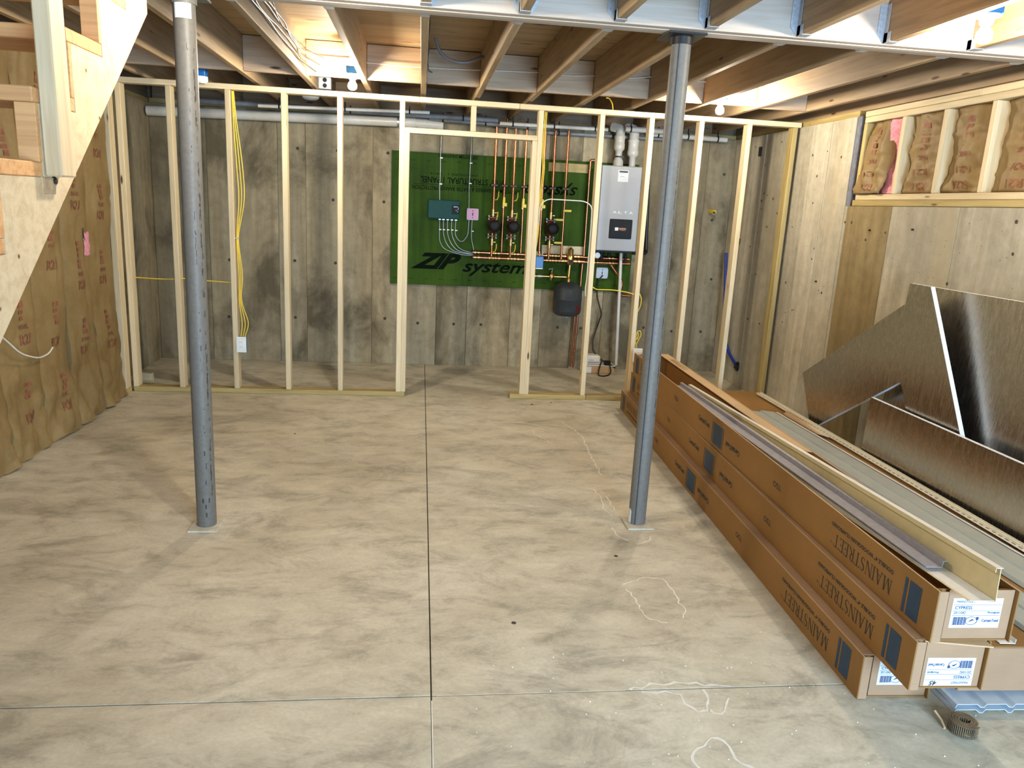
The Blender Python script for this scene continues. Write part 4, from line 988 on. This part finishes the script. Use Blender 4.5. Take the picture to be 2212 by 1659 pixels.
# blue mixing controller on the header
t = thing('valve_actuator', 'small bright blue box on the copper header beside the doorway trimmer', 'valve', (1.052, YC-.05, .985))
part('case', MB().cbox((1.016, YC-.10, .990), (1.088, YC-.05, 1.095), .004), 'blue', t); part('white_base', MB().cbox((1.018, YC-.098, .978), (1.086, YC-.05, .9895), .003), 'whiteplastic', t)
part('wire_tails', MB().tube([(1.03, YC-.075, 1.095), (1.025, YC-.075, 1.14)], .004, 6).tube([(1.052, YC-.075, 1.095), (1.052, YC-.075, 1.14)], .004, 6).tube([(1.076, YC-.075, 1.095), (1.08, YC-.075, 1.14)], .004, 6), 'whitecable', t)['kind'] = 'stuff'
t = thing('air_separator', 'upright brass air separator on the copper header above the tank', 'valve', (1.353, YC-.03, 1.03))
part('body', MB().lathe((1.353, YC-.03, 1.025), (0, 0, 1), [(0, .018), (.006, .034), (.085, .034), (.09, .028), (.145, .026), (.15, .018), (.16, .006), (.168, .004)], 18), 'brass', t)
part('maker_plate', MB().box((1.335, YC-.0655, 1.045), (1.371, YC-.064, 1.075)), 'blackplastic', t)
t = thing('expansion_tank', 'charcoal expansion tank hanging below the copper headers', 'tank', (1.333, 1.05, .548))
part('shell', MB().lathe((1.333, 1.05, .553), (0, 0, 1), [(0, .05), (.006, .10), (.03, .128), (.06, .134), (.155, .134), (.158, .137), (.166, .137), (.169, .134), (.25, .132), (.285, .115), (.31, .07), (.318, .03)], 32), 'tank', t)
part('hanging_pipe', MB().tube([(1.343, 1.10, .87), (1.348, YC-.03, .91), (1.353, YC-.03, 1.03)], .012, 10), 'brass', t)
part('connector', MB().cyl((1.334, 1.05, .868), (1.336, 1.06, .893), .016, n=8), 'brass', t); part('air_valve', MB().cyl((1.338, 1.05, .532), (1.338, 1.05, .553), .007, n=8), 'galv', t)
mb = MB()
for k in range(5):
    a = R_(-62+5*k)
    for dz in (0, 1): mb.v.append((1.333+.1352*math.cos(a), 1.05+.1352*math.sin(a), .595+.075*dz))
mb.add([], []); mb.f += [(2*k, 2*k+1, 2*k+3, 2*k+2) for k in range(4)]; mb.sm += [False]*4
part('warning_label', mb, 'darkred', t)

# boiler
t = thing('heating_boiler', 'tall pale grey wall-hung boiler with a dark control screen between two studs', 'boiler', (1.73, 1.09, 1.182))
part('cabinet', MB().cbox((1.545, .93, 1.183), (1.918, YP-.001, 1.938), .006), 'boiler', t)
part('control_panel', MB().cbox((1.653, .922, 1.295), (1.864, .9295, 1.470), .006), 'blackplastic', t); part('panel_inset', MB().cbox((1.668, .9195, 1.308), (1.849, .9218, 1.455), .002), 'screen', t)
part('display', MB().box((1.690, .918, 1.358), (1.824, .9193, 1.404)), 'blackplastic', t)
mb = MB(); quad(mb, (1.704, .9174, 1.368), (1, 0, 0), (0, 0, 1), .031, .028); ink_part('display_square', mb, 'label', t)
mb = MB(); write(mb, 'US BOILER', (1.741, .9174, 1.380), *U, .066, .013, .02); write(mb, 'COMPANY', (1.748, .9174, 1.370), *U, .055, .006); ink_part('display_lettering', mb, 'copper', t)
mb = MB()
for k, ch in enumerate('ALTA'): write(mb, ch, (1.676+.050*k, .9292, 1.520), *U, .036, .022, .015)
ink_part('name_lettering', mb, 'label', t)
part('sticker', MB().box((1.697, .9285, 1.800), (1.792, .9298, 1.902)), 'label', t, label='white sticker with a black header'); 
mb = MB(); quad(mb, (1.707, .9280, 1.880), (1, 0, 0), (0, 0, 1), .078, .015); quad(mb, (1.715, .9280, 1.845), (1, 0, 0), (0, 0, 1), .04, .002); ink_part('sticker_header', mb, 'ink', t)
part('underside_fittings', MB().box((1.56, .97, 1.165), (1.90, 1.22, 1.1825)).cyl((1.62, 1.02, 1.10), (1.62, 1.02, 1.166), .02, n=10).cyl((1.70, 1.05, 1.12), (1.70, 1.05, 1.166), .016, n=10).cyl((1.86, 1.05, 1.10), (1.86, 1.05, 1.166), .014, n=10), 'blackplastic', t)['kind'] = 'stuff'
part('pressure_gauge', MB().cyl((1.57, .985, 1.135), (1.57, .955, 1.135), .026, n=20), 'galv', t)
# vent pipes: separate white plastic stacks
for x, y, top, lb, pr in ((1.730, 1.10, 2.24, 'left white plastic vent pipe rising from the boiler', [(0, .048), (.05, .045), (.075, .030), (.10, .029), (.135, .031), (.15, .046), (.165, .049), (.20, .049), (.205, .046), (.24, .046), (.245, .049), (.27, .048), (.275, .042), (.30, .042)]),
                          (1.862, 1.10, 2.26, 'right white plastic vent pipe rising from the boiler', [(0, .030), (.09, .030), (.10, .044), (.115, .052), (.145, .052), (.15, .048), (.22, .048), (.225, .051), (.24, .051), (.245, .044), (.30, .044)])):
    t = thing('vent_pipe', lb, 'pipe', (x, y, 1.9385), group='boiler vent pipes')
    part('pipe_stack', MB().lathe((x, y, 1.9385), (0, 0, 1), pr, 22), 'pvc', t)
    part('bent_top', MB().tube([(x, y, 2.235), (x-.0, y, 2.27), (x-.06, y+.06, 2.29)], .042, 16, .03), 'pvc', t)
    if x < 1.8: part('hose_clamp', MB().cyl((x, y, 2.02), (x, y, 2.032), .0325, n=18).box((x, y-.042, 2.018), (x+.035, y-.028, 2.034)), 'blackmetal', t)
t = single('condensate_pipe', MB().tube([(1.825, YC-.08, 1.17), (1.830, YC-.09, 1.0), (1.860, YC-.10, .085)], .015, 12), 'pvc', 'thin white plastic condensate pipe running from the boiler to the floor', 'pipe')
single('black_pipe', MB().tube([(2.045, YC+.04, 2.24), (2.06, YC+.04, 1.90), (2.10, YC+.04, 1.20), (2.10, YC+.02, 1.165), (2.03, YC, 1.155), (1.95, YC-.02, 1.16)], .016, 10, .03), 'blackcable', 'black gas pipe bending into the boiler from the right', 'pipe')
single('power_cord', MB().tube([(1.690, 1.19, .935), (1.66, 1.18, .90), (1.643, 1.19, .864), (1.650, 1.20, .731), (1.696, 1.20, .60), (1.705, 1.18, .56), (1.69, 1.19, .50), (1.675, 1.21, .42), (1.640, 1.19, .30), (1.640, 1.17, .207), (1.70, 1.13, .135), (1.76, 1.10, .10)], .0075, 7, .03), 'blackcable', 'black power cord hanging from the grey junction box to the floor pump', 'cord')
t = thing('condensate_pump', 'white condensate pump box on the floor below the boiler', 'pump', (1.66, 1.12, 0))
part('tank', MB().cbox((1.545, 1.05, .001), (1.845, 1.20, .072), .004), 'cardlight', t); part('lid', MB().cbox((1.54, 1.045, .0725), (1.85, 1.205, .080), .002), 'whiteplastic', t)
part('motor_cover', MB().cbox((1.545, 1.06, .0805), (1.70, 1.19, .172), .012), 'whiteplastic', t); part('reservoir_front', MB().cbox((1.55, 1.043, .004), (1.615, 1.049, .066), .002), 'whiteplastic', t)
mb = MB(); write(mb, 'CONDENSATE', (1.585, 1.0585, .125), *U, .05, .008); quad(mb, (1.575, 1.0585, .105), (1, 0, 0), (0, 0, 1), .11, .006); quad(mb, (1.575, 1.0585, .09), (1, 0, 0), (0, 0, 1), .11, .004); ink_part('cover_lettering', mb, 'ink', t)
part('plug', MB().cbox((1.74, 1.04, .082), (1.80, 1.09, .125), .006).cyl((1.80, 1.065, .08), (1.85, 1.06, .06), .014, n=8), 'blackplastic', t)
single('power_cord', MB().tube([(1.72, 1.10, .10), (1.685, 1.02, .07), (1.655, .93, .007), (1.70, .90, .007), (1.775, .95, .012), (1.80, 1.01, .04), (1.79, 1.036, .09)], .007, 7, .04), 'blackcable', 'black cord looping on the floor in front of the white pump', 'cord')

# overhead pipes along the back wall
t = thing('drain_pipe', 'long white plastic drain pipe along the top of the back wall', 'pipe', (-1.2, 1.2, 2.15))
part('pipe_run', MB().tube([(-2.40, 1.19, 2.178), (-.10, 1.19, 2.218)], .042, 18), 'pvc', t)
part('coupling', MB().cyl((-.22, 1.19, 2.216), (-.12, 1.19, 2.218), .050, n=20), 'pvc', t); part('cleanout', MB().cyl((-.10, 1.19, 2.215), (.11, 1.19, 2.212), .045, n=20).cyl((.08, 1.19, 2.212), (.125, 1.19, 2.212), .052, n=20), 'pvc', t)
part('pipe_strap', MB().cyl((-.28, 1.19, 2.214), (-.265, 1.19, 2.214), .047, n=20), 'steel', t)
for k, (x0, x1, z0, z1, y, r, m, lb) in enumerate(((-1.95, .60, 2.268, 2.265, 1.02, .022, 'greypipe', 'grey insulated pipe above the white drain pipe'), (.0, 1.0, 2.255, 2.235, 1.12, .020, 'greypipe', 'grey insulated pipe sagging above the doorway'),
        (.62, 1.60, 2.245, 2.25, 1.05, .017, 'whitecable', 'thin pale pipe over the copper risers'), (1.02, 2.35, 2.205, 2.215, 1.20, .016, 'greypipe', 'grey pipe crossing behind the vent pipes'),
        (2.0, 2.75, 2.245, 2.235, 1.12, .024, 'pvc', 'short white pipe in the far right corner above the studs'), (-1.4, .0, 2.235, 2.27, .80, .014, 'whitecable', 'thin white pipe hanging under the joists left of the doorway'),
        (1.75, 2.15, 2.262, 2.262, 1.0, .024, 'pvc', 'white pipe stub beside the vent pipes'))):
    w_ = single('overhead_pipe', MB().tube([(x0, y, z0), (x1, y, z1)], r, 10), m, lb, 'pipe', 'pipes along the back joists')
    mb = MB()
    for f in (.12, .5, .88):
        x = x0+(x1-x0)*f; z = z0+(z1-z0)*f; mb.cyl((x-.006, y, z), (x+.006, y, z), r+.004, n=10).box((x-.005, y-.004, z+r), (x+.005, y+.004, ZJ))
    part('hanger_straps', mb, 'blackplastic', w_)['kind'] = 'stuff'

# ================================================================== OUTLETS, CABLES, SMALL THINGS
def outlet(x0, x1, z0, z1, y, label, face=True):
    t = thing('wall_outlet', label, 'outlet', ((x0+x1)/2, y, z0))
    part('back_box', MB().cbox((x0+.008, y, z0+.006), (x1-.008, y+.06, z1-.006), .002), 'blue', t); part('cover_plate', MB().cbox((x0, y-.007, z0), (x1, y, z1), .002), 'whiteplastic', t)
    cx = (x0+x1)/2; cz = (z0+z1)/2
    part('receptacle', MB().cbox((cx-.017, y-.0088, cz-.033), (cx+.017, y-.007, cz+.033), .001), 'whiteplastic', t)
    mb = MB()
    for s in (-1, 1): mb.box((cx-.008, y-.0092, cz+s*.018-.004), (cx-.006, y-.0087, cz+s*.018+.005)).box((cx+.006, y-.0092, cz+s*.018-.004), (cx+.008, y-.0087, cz+s*.018+.005))
    part('slots', mb, 'blackplastic', t)['kind'] = 'stuff'
outlet(-1.448, -1.374, .330, .452, -.003, 'white outlet with cover plate on the third partition stud, yellow cables above')
outlet(1.704, 1.782, .333, .450, -.003, 'white outlet on a partition stud behind the cartons')
YG = 'yellow cables stapled to the studs'
for k, (dx, lb) in enumerate(((0, 'yellow cable nearest the third partition stud, running down to the white outlet'), (.009, 'yellow cable in the middle of the run down to the white outlet'), (.018, 'yellow cable bulging out of the run above the white outlet'))):
    b = .012*k
    w_ = wire('yellow_cable', [(-1.430+dx*.5, .030+.006*k, 2.245), (-1.425+dx, .028+.006*k, 2.05), (-1.412+dx+b, .022, 1.75), (-1.398+dx+b, .02, 1.50), (-1.428+dx*.4, .024+.004*k, 1.20), (-1.424+dx, .022, 1.08), (-1.415+dx+b*.4, .020, .90), (-1.425+dx*.5, .02+.004*k, .74), (-1.402+dx+b*1.4, .015, .55), (-1.418+.014*k, .022, .449)], .0042, 'yellowcable', lb, 'cable', YG, .09)
part('cable_staple', MB().box((-1.437, .015, 1.196), (-1.414, .042, 1.204)), 'galv', w_)
wire('yellow_cable', [(-2.186, .045, .874), (-2.0, .045, .868), (-1.884, .046, .872), (-1.84, .046, .880), (-1.66, .045, .868), (-1.476, .045, .862)], .0042, 'yellowcable', 'yellow cable strung level through the leftmost studs', 'cable', None, .05)
for k, lb in enumerate(('yellow cable down the right side of the doorway king stud', 'second yellow cable down the right side of the doorway king stud')):
    wire('yellow_cable', [(.866+.012*k, .03, 2.245), (.862+.010*k, .03, 1.95), (.872+.012*k, .024, 1.84), (.858+.010*k, .024, 1.60), (.857+.006*k, .024, 1.30), (.862+.008*k, .2, 1.16), (.98+.05*k, .85, 1.13), (1.03+.045*k, YC-.08, 1.10)], .0042, 'yellowcable', lb, 'cable', None, .08)
wire('white_cable', [(.862, .015, 1.40), (.862, .015, 1.56), (.92, .015, 1.605), (1.215, .015, 1.603), (1.275, .015, 1.57), (1.281, .018, 1.45), (1.281, .03, 1.20), (1.279, .03, .98), (1.268, .012, .93), (1.279, .03, .86)], .0045, 'whitecable', 'white cable arching from the doorway stud over to the next stud', 'cable', None, .07)
wire('yellow_cable', [(1.331, .02, .935), (1.36, .012, .918), (1.50, .012, .920), (1.62, .012, .905), (1.676, .02, .890)], .0042, 'yellowcable', 'yellow cable sagging between two studs below the boiler', 'cable', None, .04)
wire('yellow_cable', [(1.722, .025, .90), (1.740, .012, .86), (1.738, .010, .80), (1.722, .02, .75)], .0042, 'yellowcable', 'short yellow cable bowing out beside the second outlet stud', 'cable', None, .04)
q = [(1.728, .02, .440), (1.735, .015, .49), (1.765, .012, .56), (1.755, .010, .595), (1.730, .010, .590), (1.722, .012, .54), (1.728, .014, .515), (1.742, .016, .54), (1.742, .02, .575), (1.726, .02, .575), (1.722, .02, .50), (1.742, .02, .445)]
wire('yellow_cable', q, .0042, 'yellowcable', 'yellow cable coiled in a loop above the second outlet', 'cable', None, .02)
# ceiling cables
rr = random.Random(21)
for k, lb in enumerate(('black cable at the bottom of the bundle along the lit left joist', 'grey cable in the bundle along the lit left joist, ending in a tuft', 'black cable looping loose from the joist bundle', 'grey cable highest in the joist bundle', 'thin black wire wandering beside the joist bundle')):
    z = 2.37+.022*k; pts = []
    for j in range(9):
        y = -2.40+j*.195; pts.append((-.834+.006+.012*rr.random()+(.02*rr.random() if k in (2, 4) else 0), y, z+rr.uniform(-.012, .012)-.03*math.sin(j*.7+k)*(k in (2, 4))))
    pts += [(-.80, -.70, z-.02), (-.765+.012*k, -.50, z-.03)]
    wire('ceiling_cable', pts, (.0055, .0048, .0045, .005, .003)[k], ('blackcable', 'greycable', 'blackcable', 'greycable', 'blackcable')[k], lb, 'cable', 'cables along the left joist', .05)
wire('white_wire', [(-.742, -.475, 2.432), (-.45, -.480, 2.42), (-.09, -.485, 2.415), (.13, -.485, 2.418), (.345, -.490, 2.425), (.55, -.490, 2.432), (.743, -.485, 2.438), (.95, -.490, 2.430), (1.14, -.485, 2.446), (1.35, -.490, 2.440), (1.56, -.485, 2.468), (1.80, -.490, 2.455), (1.95, -.485, 2.455)], .0035, 'whitecable', 'thin white wire strung through the joists in front of the blocking', 'wire', None, .05)
wire('grey_cable', [(.013, -.80, 2.545), (.024, -.80, 2.51), (.045, -.80, 2.46), (.095, -.80, 2.425), (.15, -.80, 2.412), (.22, -.80, 2.412), (.29, -.79, 2.448), (.326, -.78, 2.46)], .0095, 'greycable', 'thick dark grey cable hooping down from the deck into a joist', 'cable', None, .04, 8)
wire('black_wire', [(-.034, -1.75, 2.50), (-.028, -1.45, 2.48), (-.034, -1.2, 2.46), (-.026, -1.0, 2.45), (-.034, -.80, 2.42), (-.028, -.62, 2.38), (.0, -.48, 2.39)], .0035, 'blackcable', 'thin black wire crawling along the joist by the grey cable hoop', 'wire', None, .04)
wire('white_wire', [(-2.16, -2.15, .90), (-2.17, -1.95, .80), (-2.19, -1.81, .73), (-2.19, -1.672, .624), (-2.19, -1.479, .561), (-2.19, -1.36, .565), (-2.195, -1.296, .59)], .005, 'whitecable', 'white wire curling out from behind the stair stringer against the insulation', 'wire', None, .08)
wire('yellow_cable', [(1.255, -.3, 2.33), (1.30, -.2, 2.345), (1.36, -.06, 2.325), (1.385, .02, 2.295)], .0045, 'yellowcable', 'yellow cable curving from a joist down to the top plate', 'cable', None, .06)
# fixtures near the plate
t = thing('lamp_box', 'blue ceiling box with a white round cover by the left end of the top plate', 'fixture', (-1.58, -.20, 2.25))
part('outlet_box', MB().cbox((-1.618, -.24, 2.299), (-1.542, -.16, 2.355), .004), 'blue', t); part('round_cover', MB().lathe((-1.58, -.20, 2.298), (0, 0, -1), [(0, .046), (.03, .046), (.04, .038), (.046, .03)], 24), 'whiteplastic', t); part('box_bar', MB().box((-1.642, -.21, 2.355), (-1.53, -.19, 2.359)), 'galv', t)
t = thing('ceiling_light', 'flat white round light under the joists behind the partition', 'fixture', (-.945, .56, 2.28))
part('rim', MB().lathe((-.945, .56, 2.309), (0, 0, -1), [(0, .066), (.012, .066), (.018, .058)], 28), 'whiteplastic', t); part('lens', MB().lathe((-.945, .56, 2.2905), (0, 0, -1), [(0, .055), (.006, .052), (.009, .035)], 24), 'label', t)
t = thing('metal_junction_box', 'open metal junction box on a joist above the top plate', 'junction box', (-.79, .2, 2.32))
part('box_body', MB().cbox((-.836, .18, 2.322), (-.745, .24, 2.405), .003), 'galv', t); part('knockouts', MB().cyl((-.79, .179, 2.385), (-.79, .1785, 2.385), .016, n=12).cyl((-.79, .179, 2.345), (-.79, .1785, 2.345), .016, n=12), 'blackplastic', t)['kind'] = 'stuff'
# right end of the utility space
single('blue_hose', MB().tube([(2.875, 1.14, 1.20), (2.868, 1.05, .90), (2.865, 1.0, .60), (2.868, .93, .42), (2.88, .82, .28), (2.905, .66, .185)], .014, 10, .12), 'deepblue', 'deep blue hose curving down into the right wall behind the partition', 'hose')
single('hose_collar', MB().lathe((2.913, .655, .185), (-1, .1, .1), [(0, .045), (.01, .045), (.012, .026), (.03, .022)], 16), 'blackmetal', 'black collar round the blue hose at the right wall', 'fitting')
t = single('yellow_sleeve', MB().cyl((2.72, 1.272, 1.585), (2.72, 1.16, 1.575), .022, n=12), 'yellow', 'yellow plastic pipe sleeve sticking out of the far corner wall', 'fitting')
part('gas_stub', MB().cyl((2.72, 1.17, 1.576), (2.70, 1.10, 1.57), .012, n=10), 'blackmetal', t)
single('wall_strap', MB().cbox((2.895, .690, 2.075), (2.9125, .72, 2.155), .002), 'blackmetal', 'short black strap fixed high on the right wall behind the partition', 'fitting')
single('wall_strap', MB().cbox((2.895, .93, 1.295), (2.9125, .96, 1.35), .002), 'blackmetal', 'second short black strap lower on the right wall behind the partition', 'fitting')
mb = MB().cbox((-.07, -.018, 0), (.07, .018, .088), .003, Matrix.Translation((-2.235, .27, .001)) @ Matrix.Rotation(R_(-14), 4, 'Z'))
single('timber_offcut', mb, 'pine', 'short pine offcut standing on edge behind the corner studs', 'offcut')
single('paper_scrap', MB().cbox((-.016, -.006, 0), (.016, .006, .003), .001, Matrix.Translation((1.42, -.14, .0006)) @ Matrix.Rotation(R_(-25), 4, 'Z')), 'label', 'tiny white scrap on the slab in front of the bottom plate', 'scrap')
